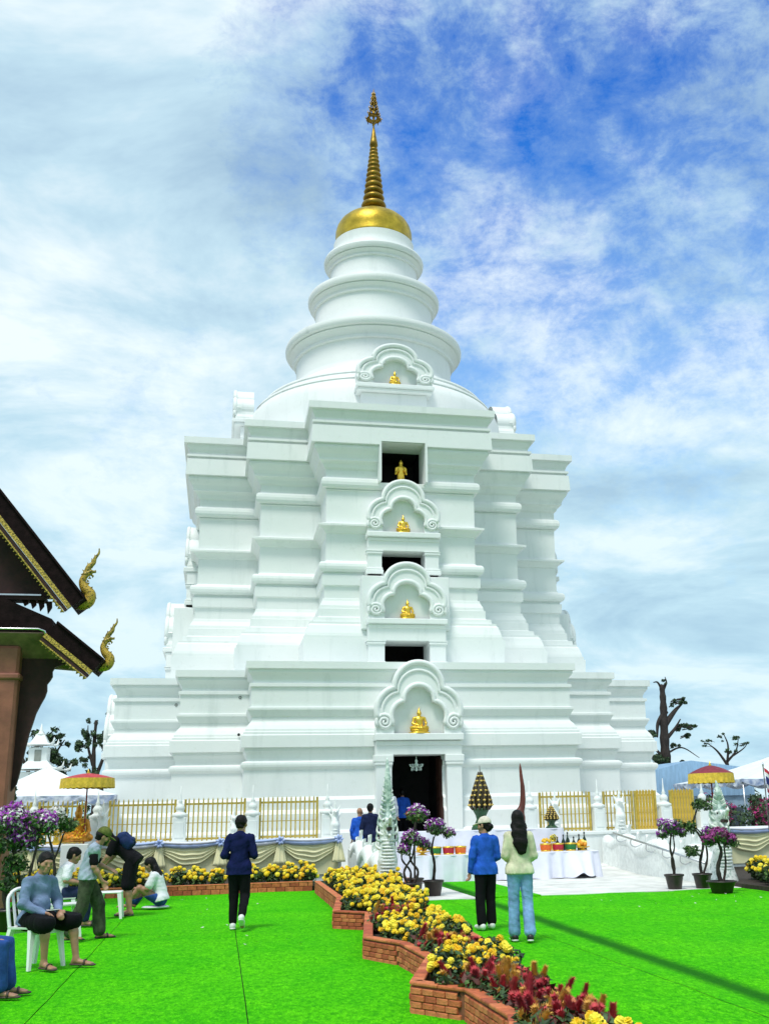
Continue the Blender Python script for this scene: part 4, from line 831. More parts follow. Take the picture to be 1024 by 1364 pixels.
small_naga('white carved naga figure on the wall beside the red parasol', -2.95, 29.62, 1.06, 1.0); small_naga('white carved naga figure before the railing behind the walking man', .38, 29.62, 1.06, .8)
small_naga('white carved figure on the wall end left of the two men', 3.05, 29.62, 1.06, .95); small_naga('white carved naga figure with tall spike behind the small flower cone', 9.25, 29.62, 1.06, 1.05); small_naga('white carved naga figure at the top of the steel handrail', 11.15, 29.55, 1.06, 1.1)
# striped flag
t = thing('flag', 'red white and blue striped flag on a thin pole at right edge', 'flag', (13.62, 25.6, 0)); G().lathe([(.016, 0), (.016, 2.62), (.03, 2.65), (.005, 2.72)], 8).out('pole', STEEL, t, True)
cols = [M('flag_red', (.50, .02, .04), .6), M('flag_white', (.78, .78, .80), .6), M('flag_blue', (.02, .03, .20), .6)]; bands = [(0, 1, 0), (1, 2, 1), (2, 4, 2), (4, 5, 1), (5, 6, 0)]
for b0_, b1_, ci in bands:
    V = []; F = []; n = 16
    for i in range(n+1):
        for b in (b0_, b1_):
            u = i/n; v = b/6; V.append((.02+.80*u*(.55+.1*v), -.07*math.sin(u*9+v*2)-.02*u, 2.58-.60*v-.62*u*(.75-.1*v)))
    for i in range(n): F.append((2*i, 2*i+2, 2*i+3, 2*i+1))
    put('stripe', mesh('stripe', V, F, cols[ci], True), t)
# ================================================================ TREES
def bare_tree(name, label, loc, trunk, limbs, clumps, leafn, size, mats, rad):
    t = thing(name, label, 'tree', loc); g = G(); tp = spline(trunk, 8); g.tube(tp, [rad*(1-.62*i/(len(tp)-1))*(1+.10*math.sin(i*1.7)) for i in range(len(tp))], 10)
    tr = g.out('trunk', BARK, t, True)
    for l in limbs:
        lp = spline(l[0], 6); G().tube(lp, [l[1]*(1-.75*i/(len(lp)-1)) for i in range(len(lp))], 7).out('limb', BARK, tr, True)
    tw = random.Random(len(label)); g = G()
    clumps = [(c[0]+tw.uniform(-1, 1)*c[3], c[1]+tw.uniform(-1, 1)*c[4], c[2]+tw.uniform(-1, 1)*c[5], c[3]*tw.uniform(.25, .6), c[4]*tw.uniform(.25, .6), c[5]*tw.uniform(.2, .5)) for c in clumps for _ in range(5)]
    for c in clumps:
        for q in range(2):
            d = Vector((tw.uniform(-1, 1), tw.uniform(-1, 1), tw.uniform(-.3, 1))); e = (c[0]+d.x*c[3]*1.25, c[1]+d.y*c[4]*1.25, c[2]+d.z*c[5]*1.35)
            g.tube([(c[0]*.7, c[1]*.7, c[2]-c[5]*.9), (c[0]+d.x*c[3]*.4, c[1]+d.y*c[4]*.4, c[2]), e], [rad*.09, rad*.06, rad*.02], 4)
    if clumps: o = g.out('twigs', BARK, t); o['kind'] = 'stuff'
    if clumps: put('crown', leaf_cloud(clumps, leafn, size, mats, 'crown'), t)
    return t
bare_tree('dead_tree', 'thick dark lopped tree trunk with few leaf tufts beyond the stupa', (21.4, 50, 0), [(0, 0, 0), (0, 0, 3), (.03, 0, 5), (.10, 0, 6.6), (.10, 0, 7.6)],
          [([(.1, 0, 5.6), (.7, 0, 6.3), (1.15, .1, 6.65)], .17), ([(.2, 0, 6.3), (-.25, 0, 5.7), (-.35, 0, 5.0)], .16), ([(0, 0, 4.8), (.6, 0, 5.4), (1.0, .1, 5.9)], .12), ([(0, 0, 3.9), (-.6, 0, 4.6), (-.75, 0, 5.1)], .09), ([(.05, 0, 4.2), (.9, 0, 4.5), (1.8, 0, 4.0)], .06), ([(.15, 0, 7.2), (-.1, 0, 7.7), (-.35, 0, 7.72)], .08), ([(.15, 0, 7.3), (.35, 0, 7.7), (.3, 0, 8.0)], .07)],
          [(1.15, 0, 5.35, .42, .4, .3), (1.35, 0, 5.65, .3, .3, .22), (-.75, 0, 4.8, .36, .34, .4), (-.6, 0, 5.2, .2, .2, .2), (-.3, 0, 3.7, .5, .45, .42), (.35, 0, 3.4, .6, .5, .35), (.9, 0, 3.6, .35, .3, .25), (.75, 0, 6.75, .24, .2, .22), (.2, 0, 7.7, .16, .16, .14), (.6, 0, 4.6, .2, .2, .15), (1.2, 0, 6.8, .2, .2, .2)], 6000, .07, [LEAFD, LEAF, LEAFD], .32)
bare_tree('young_tree', 'thin nearly bare tree with a few leaves above the white marquee', (24.7, 50, 0), [(0, 0, 0), (.1, 0, 2), (0, 0, 3.9)],
          [([(0, 0, 3.6), (-.5, 0, 4.3), (-1.0, 0, 4.7)], .08), ([(0, 0, 3.8), (.1, 0, 4.6), (-.1, 0, 5.2)], .07), ([(0, 0, 3.8), (.5, 0, 4.3), (.7, 0, 4.9)], .07), ([(.2, 0, 4.0), (.9, 0, 4.4), (1.2, 0, 4.7)], .05)], [(-1.0, 0, 4.7, .3, .3, .16), (.6, 0, 4.7, .35, .3, .25), (-.1, 0, 5.0, .2, .2, .2), (1.1, 0, 4.6, .2, .2, .15), (.2, 0, 4.4, .3, .3, .2)], 520, .06, [LEAFD, LEAF], .10)
bare_tree('leafy_tree', 'slim upright dark leafed tree beside the stupa corner above red parasol', (-5.0, 46, 0), [(0, 0, 0), (.05, 0, 2.5), (-.1, 0, 4.2), (-.1, 0, 5.6)],
          [([(0, 0, 3.2), (.35, 0, 4.4), (.5, 0, 5.6)], .09), ([(-.1, 0, 3.8), (-.35, 0, 4.6), (-.4, 0, 5.4)], .07), ([(.3, 0, 2.6), (.45, .2, 3.8), (.55, .2, 4.6)], .10)], [(-.35, 0, 5.4, .26, .25, .4), (.1, 0, 5.2, .3, .3, .35), (.5, 0, 5.6, .28, .28, .35), (-.4, 0, 4.6, .32, .3, .35), (.15, 0, 4.5, .3, .3, .3), (.5, 0, 4.8, .25, .25, .3), (-.45, 0, 3.9, .25, .25, .25), (.6, 0, 4.2, .2, .2, .2), (-.1, 0, 3.6, .25, .2, .25), (.15, 0, 2.6, .5, .4, .5)], 4200, .062, [LEAFD, LEAFD, LEAF], .14)
bare_tree('leafy_tree', 'dark bushy tree behind the small white shrine', (-7.4, 47, 0), [(0, 0, 0), (0, 0, 2.5), (.1, 0, 4.4)], [([(0, 0, 3), (.6, 0, 4.2), (1.0, 0, 4.9)], .09), ([(0, 0, 3), (-.6, 0, 4.2), (-.8, 0, 4.6)], .09)],
          [(-.7, 0, 4.5, .55, .5, .6), (0, 0, 4.9, .6, .5, .5), (.9, 0, 5.0, .35, .3, .3), (-.3, 0, 3.7, .8, .6, .6), (.6, 0, 4.0, .5, .5, .5), (1.3, 0, 3.9, .3, .3, .3)], 2600, .10, [LEAFD, LEAFD, LEAF], .18)
bare_tree('conifer', 'small dark feathery shrub tree in front of the left tent', (-4.95, 27.2, 0), [(0, 0, 0), (.05, 0, .9), (.1, 0, 2.4)], [], [(.0, 0, 1.5, .26, .2, .26), (.06, 0, 1.8, .22, .18, .25), (.14, 0, 2.1, .15, .12, .22), (.2, 0, 2.35, .08, .08, .18), (-.08, 0, 1.2, .28, .22, .25)], 1500, .05, [LEAFD, LEAF], .05)
# far belt of trees round the compound (one mass)
cl = []; rg = random.Random(5)
for i in range(150):
    a = R(-62+i*.9); d = rg.uniform(110, 150); h = rg.uniform(1.2, 2.6); cl.append((math.sin(a)*d, math.cos(a)*d, h*.7, rg.uniform(1.5, 3.2), rg.uniform(1.5, 3), h))
o = put('distant_treeline', leaf_cloud(cl, 16000, .55, [LEAFD, LEAF], 'distant_treeline')); o['kind'] = 'stuff'; o['label'] = 'low dark belt of far trees round the temple grounds'
# pink flowering bushes below the marquee
for (x, y, lb) in ((14.9, 30.9, 'dark pink flowering bush behind the right naga'), (16.6, 31.2, 'pink flowering bush under the marquee edge by the flag')):
    t = thing('flowering_bush', lb, 'bush', (x, y, 0)); cc = [(rg.uniform(-.6, .6), rg.uniform(-.3, .3), rg.uniform(.7, 1.9), .35, .3, .3) for _ in range(12)]
    put('foliage', leaf_cloud(cc, 900, .07, [LEAFD, LEAFD, LEAF], 'foliage'), t); put('blossoms', leaf_cloud(cc[:6], 500, .07, [PINK, M('bract_dark', (.25, .02, .08), .6, .3)], 'blossoms'), t)
    G().tube([(0, 0, 0), (.05, 0, .6), (0, 0, 1.2)], [.06, .05, .02], 7).out('stem', BARK, t, True)
# ================================================================ FLOWER BEDS
rb = random.Random(21)
brick_me = [G().box(-.066, .066, -.02, .012, -.024, .024, b=.006).mesh('brick', m) for m in BRICKS]
half_me = [G().box(-.03, .03, -.02, .012, -.024, .024, b=.006).mesh('brick', m) for m in BRICKS]
def edging(p, q, label, near=True, h=.235, group='brick edging of the flower beds'):
    a, b = Vector((p[0], p[1], 0)), Vector((q[0], q[1], 0)); L = (b-a).length; d = (b-a)/L; ang = math.atan2(d.y, d.x)
    t = thing('brick_edging', label, 'edging', a, ang, group)
    G().box(0, L, .0, .085, -.02, h, b=.008).out('core', MORTAR, t)
    if near:
        rows = 4
        for r in range(rows):
            z = .032+.054*r; x = .07 if r % 2 else .0; first = True
            while x < L-.03:
                w = .14 if not (first and r % 2 == 0 and False) else .07
                if x-.066 < 0: put('brick', rb.choice(half_me), t, (x+.034, rb.uniform(-.008, .001), z)); x += .105
                elif x+.066 > L: put('brick', rb.choice(half_me), t, (L-.036, rb.uniform(-.008, .001), z)); break
                else: put('brick', rb.choice(brick_me), t, (x, rb.uniform(-.008, .001), z)); x += .140
                first = False
        n = max(1, int(L/.22))
        for i in range(n): G().box(L*i/n+.004, L*(i+1)/n-.004, -.02, .10, h+.001, h+.03, b=.008).out('cap_tile', rb.choice(BRICKS), t)
    else:
        g = G(); n = max(1, int(L/.2))
        for r in range(2):
            for i in range(n):
                x0 = L*i/n+(.1 if r else 0); x1 = min(L, x0+L/n-.012); g.box(x0, x1, -.02, .01, .012+.11*r, .012+.11*r+.10, rb.randrange(3), b=.006)
        o = g.out('bricks', BRICKS, t); o['kind'] = 'stuff'
        G().box(0, L, -.025, .10, h+.001, h+.025, b=.008).out('cap_tile', BRICKS[1], t)
    return t
zig = [(2.12, 24.7), (2.08, 19.66), (1.73, 16.92), (2.16, 16.45), (1.72, 13.25), (2.03, 12.5), (2.09, 11.2), (1.66, 9.66), (2.02, 9.12), (2.06, 7.9), (1.68, 6.2)]
LB = ['long brick edging nearest the wall on the zigzag marigold bed', 'brick edging panel sloping down beside the fourth marigold clump', 'short brick edging face before the clump with few red plumes', 'long brick edging panel beside the third zigzag tooth', 'short brick edging face before the middle marigold clump', 'brick edging face beside dark red plumes and the middle clump', 'brick edging panel hidden behind the tooth near the front clump', 'short tall brick edging face before the front marigold clump', 'brick edging panel beside the front red plumes', 'brick edging panel at the very end of the bed']
for k in range(len(zig)-1): edging(zig[k], zig[k+1], LB[k], near=k >= 1)
REX = [2.66, 2.72, 2.98, 3.1, 3.3, 3.75, 4.2]
for k in range(6): edging((REX[k], 6.2+3.1*k), (REX[k+1], 6.2+3.1*(k+1)), 'plain brick edging on the altar side of the zigzag bed', False)
for k in range(4): edging((-5.2+1.83*k, 25.35), (-5.2+1.83*(k+1)-.01, 25.33), 'low brick edging in front of the wide marigold bed below the swags', False, .2)
edging((10.5, 19.75), (13.4, 19.35), 'brick edging of the yellow bed beside the right potted trees', False, .16)
g = G(); pts = [(x+.08, y) for x, y in zig] + [(REX[k], 6.2+3.1*k) for k in range(7)]; n = len(pts)
bed = [(x, y, .13) for x, y in pts]
structure(put('soil_bed', mesh('soil_bed', bed, [tuple(range(n))][::-1], SOIL)))
structure(G().box(-7, 2.2, 25.42, 29.38, -.02, .12).out('soil_bed', SOIL)); structure(G().box(10.6, 16, 19.8, 27.2, -.02, .10).out('soil_bed', SOIL))
# ---- marigolds
def bloom_mesh(seed, r, mat):
    rg = np.random.default_rng(seed); V = []; F = []; nu, nv = 14, 8
    for j in range(nv+1):
        th = PI*j/nv
        for i in range(nu):
            rr = r*(1+.10*rg.uniform(-1, 1)+.13*(1 if (i+j) % 2 else -1)); V.append((rr*math.sin(th)*math.cos(2*PI*i/nu), rr*math.sin(th)*math.sin(2*PI*i/nu), .82*rr*math.cos(th)))
    for j in range(nv):
        for i in range(nu): F.append((j*nu+i, (j+1)*nu+i, (j+1)*nu+(i+1) % nu, j*nu+(i+1) % nu))
    return mesh('bloom', V, F, mat)
BLOOMS = [bloom_mesh(i, .029+.004*(i % 3), MARI[i % 3]) for i in range(6)]
FOL = [leaf_cloud([(0, 0, .15, .15, .15, .15), (.05, .03, .22, .11, .11, .10), (-.05, -.02, .21, .11, .11, .11)], 330, .036, [LEAF, LEAFD, LEAFY, LEAF, LEAFD], 'foliage', rg=np.random.default_rng(40+i)) for i in range(3)]
STEMS = G()
for a in range(5): STEMS.tube([(0, 0, 0), (.04*math.cos(a*1.3), .04*math.sin(a*1.3), .15), (.08*math.cos(a*1.3), .08*math.sin(a*1.3), .3)], .005, 4)
STEM_ME = STEMS.mesh('stems', LEAF)
def spots(rg, n, r=.16):
    out = []
    while len(out) < n:
        a = rg.uniform(0, 2*PI); q = math.sqrt(rg.uniform(0, 1)); p = (r*q*math.cos(a), r*q*math.sin(a), .335-.16*q*q+rg.uniform(-.04, .035))
        if all(math.dist(p, o) > .052 for o in out) or rg.random() < .03: out.append(p)
    return out
FAR = []
for s in range(4):
    rg = random.Random(70+s); V = []; F = []; MI = []
    for p in spots(rg, 11, .18):
        me = BLOOMS[rg.randrange(6)]; n = len(V); V += [(v.co.x*1.12+p[0], v.co.y*1.12+p[1], v.co.z*1.12+p[2]) for v in me.vertices]; F += [tuple(i+n for i in q.vertices) for q in me.polygons]; MI += [rg.randrange(3)]*len(me.polygons)
    FAR.append(mesh('blooms', V, F, MARI, False, MI))
def marigold(x, y, z, label, near, group, s=1., dens=13):
    t = thing('marigold_plant', label, 'flower', (x, y, z), rb.uniform(0, 6.28), group, s*rb.uniform(.88, 1.12)); put('foliage', rb.choice(FOL), t); put('stems', STEM_ME, t)
    if near:
        for p in spots(rb, max(5, dens+rb.randrange(-4, 3)), .165):
            o = put('bloom', rb.choice(BLOOMS), t, p, (rb.uniform(-.5, .5), rb.uniform(-.5, .5), rb.uniform(0, 6))); q = rb.uniform(.72, 1.2); o.scale = (q, q, q)
    else: o = put('blooms', rb.choice(FAR), t); o['kind'] = 'stuff'
def field(x0f, x1f, y0, y1, step, z, label, near, group, s=1., skip=.0, dens=13):
    y = y0
    while y < y1:
        x0, x1 = x0f(y), x1f(y); x = x0+rb.uniform(0, step*.5)
        while x < x1:
            if rb.random() >= skip: marigold(x+rb.uniform(-.05, .05), y+rb.uniform(-.05, .05), z+rb.uniform(-.03, .02), label, near, group, s, dens)
            x += step
        y += step
zx = lambda y: next((zig[k+1][0]+(zig[k][0]-zig[k+1][0])*(y-zig[k+1][1])/(zig[k][1]-zig[k+1][1]) for k in range(len(zig)-1) if zig[k+1][1] <= y <= zig[k][1]), 2.1)+.27
field(zx, lambda y: 2.72, 9.75, 11.1, .25, .12, 'yellow marigold plant in the front clump behind the tall brick edging face', True, 'marigolds of the front clump')
field(zx, lambda y: 2.86, 12.75, 14.5, .27, .12, 'yellow marigold plant in the middle clump above the dark red plumes', True, 'marigolds of the middle clump')
field(zx, lambda y: 3.15, 16.6, 19.2, .31, .13, 'yellow marigold plant in the clump before the potted bougainvilleas', False, 'marigolds of the third clump', 1.05, .12)
field(zx, lambda y: 3.15+max(0, (y-19)*.11), 19.4, 24.9, .36, .13, 'yellow marigold plant in the wide clump below the tall crested naga', False, 'marigolds of the fourth clump', 1.12, .12)
field(lambda y: 2.15, lambda y: 2.52, 6.35, 6.8, .27, .12, 'yellow marigold plant past the front red plumes', True, 'marigolds at the bed end')
field(lambda y: -2.7, lambda y: 2.15, 25.65, 26.9, .42, .12, 'yellow marigold plant in the wide bed right below the swags', False, 'marigolds below the swags', 1.25, .05)
field(lambda y: -4.9, lambda y: -2.8, 25.65, 26.5, .42, .12, 'yellow marigold plant in the wide bed behind the seated people', False, 'marigolds behind the seated people', 1.25, .05)
field(lambda y: 10.8+max(0, (y-20.4)*.35), lambda y: 13.2, 20.1, 22.6, .30, .10, 'yellow marigold plant in the bed beside the right naga', False, 'marigolds beside the right naga', 1.2, .08)
# ---- red plumed celosia
PLUME = []
for s in range(6):
    rg = np.random.default_rng(90+s); n = 150; h = rg.uniform(.08, .17); V = []; F = []
    for i in range(n):
        f_ = i/n; a = i*2.4; r = .022*(1-f_)**.6+.005; z = h*f_; d = np.array([math.cos(a), math.sin(a), .9]); d /= np.linalg.norm(d); c = np.array([r*.5*math.cos(a), r*.5*math.sin(a), z]); l = .046*(1-.4*f_)*rg.uniform(.6, 1.3); tdir = np.array([-math.sin(a), math.cos(a), 0])
        k = len(V); V += [tuple(c-tdir*.007), tuple(c+tdir*.007), tuple(c+d*l)]; F.append((k, k+1, k+2))
    m = G(); m.add(V, F); m.lathe([(.012, 0), (.02, h*.3), (.008, h*.9)], 6); PLUME.append(m.mesh('plume', CELO[s % 3]))
CFOL = [leaf_cloud([(0, 0, .10, .12, .12, .11)], 170, .044, [LEAF, LEAFY, M('leaf_bronze', (.10, .03, .02), .6, .4), LEAFD], 'foliage', rg=np.random.default_rng(60+i)) for i in range(2)]
def celosia(x, y, z, label, group, s=1.):
    t = thing('celosia_plant', label, 'flower', (x, y, z), rb.uniform(0, 6), group, s*rb.uniform(.85, 1.2)); put('foliage', rb.choice(CFOL), t)
    for k in range(rb.randrange(2, 6)):
        a = rb.uniform(0, 6.28); r = rb.uniform(.01, .07); put('plume', rb.choice(PLUME), t, (r*math.cos(a), r*math.sin(a), rb.uniform(.07, .16)), (rb.uniform(-.6, .6), rb.uniform(-.6, .6), 0))
def cfield(x0f, x1, y0, y1, step, label, group, s=1.):
    y = y0
    while y < y1:
        x = x0f(y)-.12+rb.uniform(0, .06)
        while x < x1: celosia(x+rb.uniform(-.03, .03), y+rb.uniform(-.03, .03), .12, label, group, s); x += step
        y += step
cfield(zx, 2.56, 7.1, 9.45, .18, 'red plumed celosia in the patch before the front marigold clump', 'celosia of the front patch', 1.12)
cfield(zx, 2.7, 11.3, 12.5, .185, 'dark red plumed celosia between the front and middle marigold clumps', 'celosia between the clumps')
cfield(zx, 2.8, 14.8, 16.3, .24, 'red plumed celosia between the middle and third marigold clumps', 'celosia before the third clump')
cfield(lambda y: 10.85, 13.0, 19.85, 20.1, .2, 'red plumed celosia along the yellow bed beside the right naga', 'celosia beside the right naga')
# ================================================================ POTTED TREES
def potted(label, x, y, trunks, heads, pr=.20, ph=.30, z=.03, bract=PURP, nl=560, s=1., white=True):
    t = thing('potted_tree', label, 'potted tree', (x, y, z), 0, None, s)
    p = G().lathe([(pr*.70, 0), (pr*.74, .01), (pr*.96, ph*.85), (pr*1.08, ph*.87), (pr*1.10, ph), (pr*.98, ph), (pr*.95, ph*.88), (.01, ph*.87)], 24).out('pot', POT, t, True)
    G().lathe([(pr*.94, ph*.875), (pr*.5, ph*.9), (.01, ph*.92)], 16).out('soil', SOIL, p)
    for tr in trunks:
        sp = spline(tr[0], 6); G().tube(sp, [tr[1]*(1-.55*i/(len(sp)-1))*(1+.12*math.sin(i*1.9)) for i in range(len(sp))], 8).out('trunk', BARK, t, True)
    for (hx, hy, hz, r, fl) in heads:
        cl = [(hx, hy, hz, r*.75, r*.75, r*.5)] + [(hx+rb.uniform(-.6, .6)*r, hy+rb.uniform(-.6, .6)*r, hz+rb.uniform(-.35, .35)*r, r*.42, r*.42, r*.32) for _ in range(7)]
        put('crown', leaf_cloud(cl, int(nl*(r/.3)**2), .038, [LEAFD, LEAF, LEAFY] if fl != 3 else [LEAF, LEAFY], 'crown'), t)
        if fl: put('blossoms', leaf_cloud([(c[0], c[1], c[2]+.05, c[3], c[4], c[5]) for c in (cl[::2] if fl == 1 else cl[::3])], int(nl*1.1*(r/.3)**2), .038, [bract, bract, WBRA] if white else [bract], 'blossoms'), t)
    return t
potted('potted purple bougainvillea with single trunk on the paving by the altar', 4.30, 22.3, [([(0, 0, .25), (.03, 0, .6), (-.02, 0, .9), (.03, 0, 1.15)], .035)], [(.06, 0, 1.32, .30, 1), (-.2, 0, 1.0, .18, 1), (.35, 0, 1.2, .16, 1)], .20, .30)
potted('potted bougainvillea with tangled stems and pink top behind the marigolds', 3.72, 21.7, [([(0, 0, .2), (-.12, 0, .5), (.05, 0, .8), (.1, 0, 1.1)], .03), ([(.03, 0, .2), (.16, 0, .5), (.0, .02, .8), (.12, 0, 1.45)], .03), ([(-.03, .03, .2), (.02, .05, .5), (-.16, .02, .75), (-.12, 0, 1.0)], .026)], [(.02, 0, 1.12, .26, 1), (-.12, 0, .92, .18, 2), (.18, .1, 1.62, .26, 3)], .21, .30)
t = potted('potted plant with red flower cluster before the dark doorway', 4.15, 23.6, [([(0, 0, .2), (0, 0, .9), (.05, 0, 1.5)], .025)], [(.02, 0, 1.55, .26, 2)], .18, .28, bract=M('ixora_red', (.55, .05, .03), .6, .3), white=False)
potted('potted bougainvillea with a round purple crown beside the handrail', 9.22, 21.55, [([(0, 0, .2), (.02, .02, .5), (-.04, 0, .8), (.0, 0, 1.08)], .035), ([(.03, 0, .2), (-.03, 0, .55), (.05, 0, .8), (.05, 0, 1.05)], .025)], [(.0, 0, 1.20, .30, 1), (-.16, 0, 1.08, .16, 1), (.2, 0, 1.1, .16, 1)], .19, .29)
potted('potted tree with three tiers of green leaf heads beside the right naga', 9.82, 21.5, [([(0, 0, .2), (-.02, 0, .5), (.08, 0, .9), (-.1, 0, 1.25), (.02, 0, 1.6)], .035), ([(0, 0, .2), (.15, 0, .6), (.1, 0, 1.0), (-.05, 0, 1.2)], .028)], [(.08, 0, 1.66, .26, 0), (-.22, 0, 1.2, .22, 0), (-.15, 0, .72, .22, 0), (.2, 0, 1.1, .16, 2)], .19, .29)
potted('wide potted bougainvillea with red and purple bracts at the paving edge', 9.62, 20.2, [([(0, 0, .15), (-.05, 0, .45), (.05, 0, .75), (0, 0, .95)], .05), ([(.03, 0, .15), (.12, 0, .5), (.12, 0, .9)], .03)], [(.02, 0, 1.05, .28, 2), (-.2, 0, .95, .2, 1), (.25, 0, .95, .2, 1)], .27, .22, bract=M('bract_wine', (.30, .02, .10), .6, .4, col2=(.35, .04, .30)), white=False)
potted('tall bougainvillea with purple and white bracts beside the terracotta column', -3.15, 18.6, [([(0, 0, .2), (-.1, 0, .6), (.0, 0, 1.0), (-.02, 0, 1.4)], .05), ([(.04, 0, .2), (.2, 0, .6), (.28, 0, 1.0), (.34, 0, 1.35)], .035), ([(0, .05, .2), (.1, .05, .7), (-.05, .05, 1.2)], .03)], [(-.12, 0, 1.62, .42, 1), (.36, 0, 1.60, .34, 1), (.1, .1, 1.35, .34, 2), (-.3, -.1, 1.25, .3, 0), (.05, 0, 1.0, .28, 0), (-.1, 0, .7, .24, 0)], .24, .32)
potted('green leafed potted tree with few pale flowers behind the seated man', -2.86, 20.6, [([(0, 0, .2), (.06, 0, .7), (.0, 0, 1.1), (-.12, 0, 1.45)], .035), ([(.03, 0, .2), (-.05, 0, .7), (.08, 0, 1.1), (.16, 0, 1.4)], .03)], [(-.05, 0, 1.62, .36, 2), (.24, 0, 1.55, .24, 0), (-.25, 0, 1.5, .22, 0)], .22, .30, bract=WBRA)
# ================================================================ CHAIRS
def chair_parts():
    P = []
    g = G(); g.loft([[(-.22, -.20, .425), (.22, -.20, .425), (.21, .22, .435), (-.21, .22, .435)], [(-.225, -.205, .45), (.225, -.205, .45), (.215, .23, .455), (-.215, .23, .455)]]); P.append(('seat', g.mesh('seat', PLASTIC)))
    P.append(('apron', G().box(-.205, .205, .195, .215, .37, .424).box(-.205, .205, -.19, -.17, .37, .424).mesh('apron', PLASTIC)))
    for sx in (-1, 1):
        for fy, ty in ((.19, .25), (-.17, -.27)):
            a = (sx*.19, fy, .425); b = (sx*.235, ty, 0)
            g = G(); rr = []
            for (p, w) in ((b, .018), ((a[0]*.5+b[0]*.5, a[1]*.5+b[1]*.5, .21), .023), (a, .032)): rr.append([(p[0]-w, p[1]-w, p[2]), (p[0]+w, p[1]-w, p[2]), (p[0]+w, p[1]+w, p[2]), (p[0]-w, p[1]+w, p[2])])
            g.loft(rr); P.append(('leg', g.mesh('leg', PLASTIC)))
        P.append(('back_post', G().tube(spline([(sx*.20, -.19, .42), (sx*.21, -.23, .6), (sx*.19, -.28, .76), (sx*.12, -.30, .83)], 5), .022, 7, flat=.8).mesh('back_post', PLASTIC, True)))
    P.append(('top_rail', G().tube(spline([(-.14, -.30, .82), (-.07, -.315, .85), (0, -.32, .86), (.07, -.315, .85), (.14, -.30, .82)], 4), .026, 7, flat=.8).mesh('top_rail', PLASTIC, True)))
    for x in (-.11, -.04, .04, .11): P.append(('slat', G().box(-.018, .018, -.006, .006, 0, .39, b=.003).mesh('slat', PLASTIC), (x, -.205, .445), (.29, 0, 0)))
    return P
CH = chair_parts()
def chair(label, x, y, rz):
    t = thing('plastic_chair', label, 'chair', (x, y, .03), rz, 'white plastic chairs')
    for p in CH: put(p[0], p[1], t, p[2] if len(p) > 2 else None, p[3] if len(p) > 3 else None)
    return t
chair('white plastic chair under the man in the grey blue jacket', -2.06, 13.92, R(-134)); chair('white plastic chair under the person in jeans, cut by the edge', -2.42, 11.75, R(-95))
chair('empty white plastic chair facing right beside the man in the green cap', -2.22, 17.35, R(-75)); chair('white plastic chair under the person in the white T-shirt beside the flower bed', -2.42, 18.75, R(-85))
t = thing('plastic_stool', 'white plastic stool below the bending person in black', 'stool', (-1.78, 20.1, .03)); G().box(-.19, .19, -.19, .19, .41, .44, b=.012).out('seat', PLASTIC, t); 
for sx in (-1, 1):
    for sy in (-1, 1):
        g = G(); g.loft([[(sx*.2-.02, sy*.2-.02, 0), (sx*.2+.02, sy*.2-.02, 0), (sx*.2+.02, sy*.2+.02, 0), (sx*.2-.02, sy*.2+.02, 0)], [(sx*.15-.035, sy*.15-.035, .41), (sx*.15+.035, sy*.15-.035, .41), (sx*.15+.035, sy*.15+.035, .41), (sx*.15-.035, sy*.15+.035, .41)]]); g.out('leg', PLASTIC, t)
t = thing('floor_cushion', 'flat white pad on the turf under the sitting person', 'cushion', (-1.12, 21.9, .03)); put('pad', implicit_mesh('pad', CLOTHW, [cone((-.1, 0, .025), (.1, 0, .025), .16, .16, (0, 0, 1), 6.)], .015, .03), t)

# pale petals dropped on the turf by the paving
g = G(); lr = random.Random(9)
for i in range(46):
    x, y = lr.uniform(6.6, 10.6), lr.uniform(17.6, 21.2)
    if lr.random() < .35: x, y = lr.uniform(-.8, 1.4), lr.uniform(15, 24)
    a = lr.uniform(0, 6.28); r = lr.uniform(.015, .035); g.add([(x+r*math.cos(a+k*2.1), y+r*math.sin(a+k*2.1), .036+.012*(k == 1)) for k in range(3)], [(0, 1, 2)])
o = g.out('fallen_petals', WBRA); o['kind'] = 'stuff'; o['label'] = 'tiny pale petals scattered over the green turf'
# ================================================================ PEOPLE
SKIN = M('skin', (.36, .19, .115), .5, .10, 12, sss=.08); SKIN2 = M('skin_light', (.50, .29, .19), .5, .08, 12, sss=.08); HAIR = M('hair_black', (.005, .004, .004), .55, .3, 30, .3, 60, stretch=(1, 1, .15), spec=.2)
EYE = M('eye_dark', (.01, .008, .008), .2)
nv = lambda v: np.array(v, float)/np.linalg.norm(v)
def stand(**kw):
    J = dict(head=(0, .015, 1.595), neck=(0, -.015, 1.43), chest=(0, 0, 1.27), waist=(0, .0, 1.06), pelvis=(0, 0, .94), front=(0, 1, 0), face=(0, 1, 0),
             shL=(-.165, -.01, 1.385), shR=(.165, -.01, 1.385), elL=(-.225, -.03, 1.11), elR=(.225, -.03, 1.11), wrL=(-.235, .05, .88), wrR=(.235, .05, .88),
             hiL=(-.085, 0, .92), hiR=(.085, 0, .92), knL=(-.095, .02, .49), knR=(.095, .02, .49), anL=(-.10, -.02, .085), anR=(.10, -.02, .085), toL=(-.115, .14, .03), toR=(.115, .14, .03))
    J.update(kw); return {k: np.array(v, float) for k, v in J.items()}
def mid(a, b, t): return a+(b-a)*t
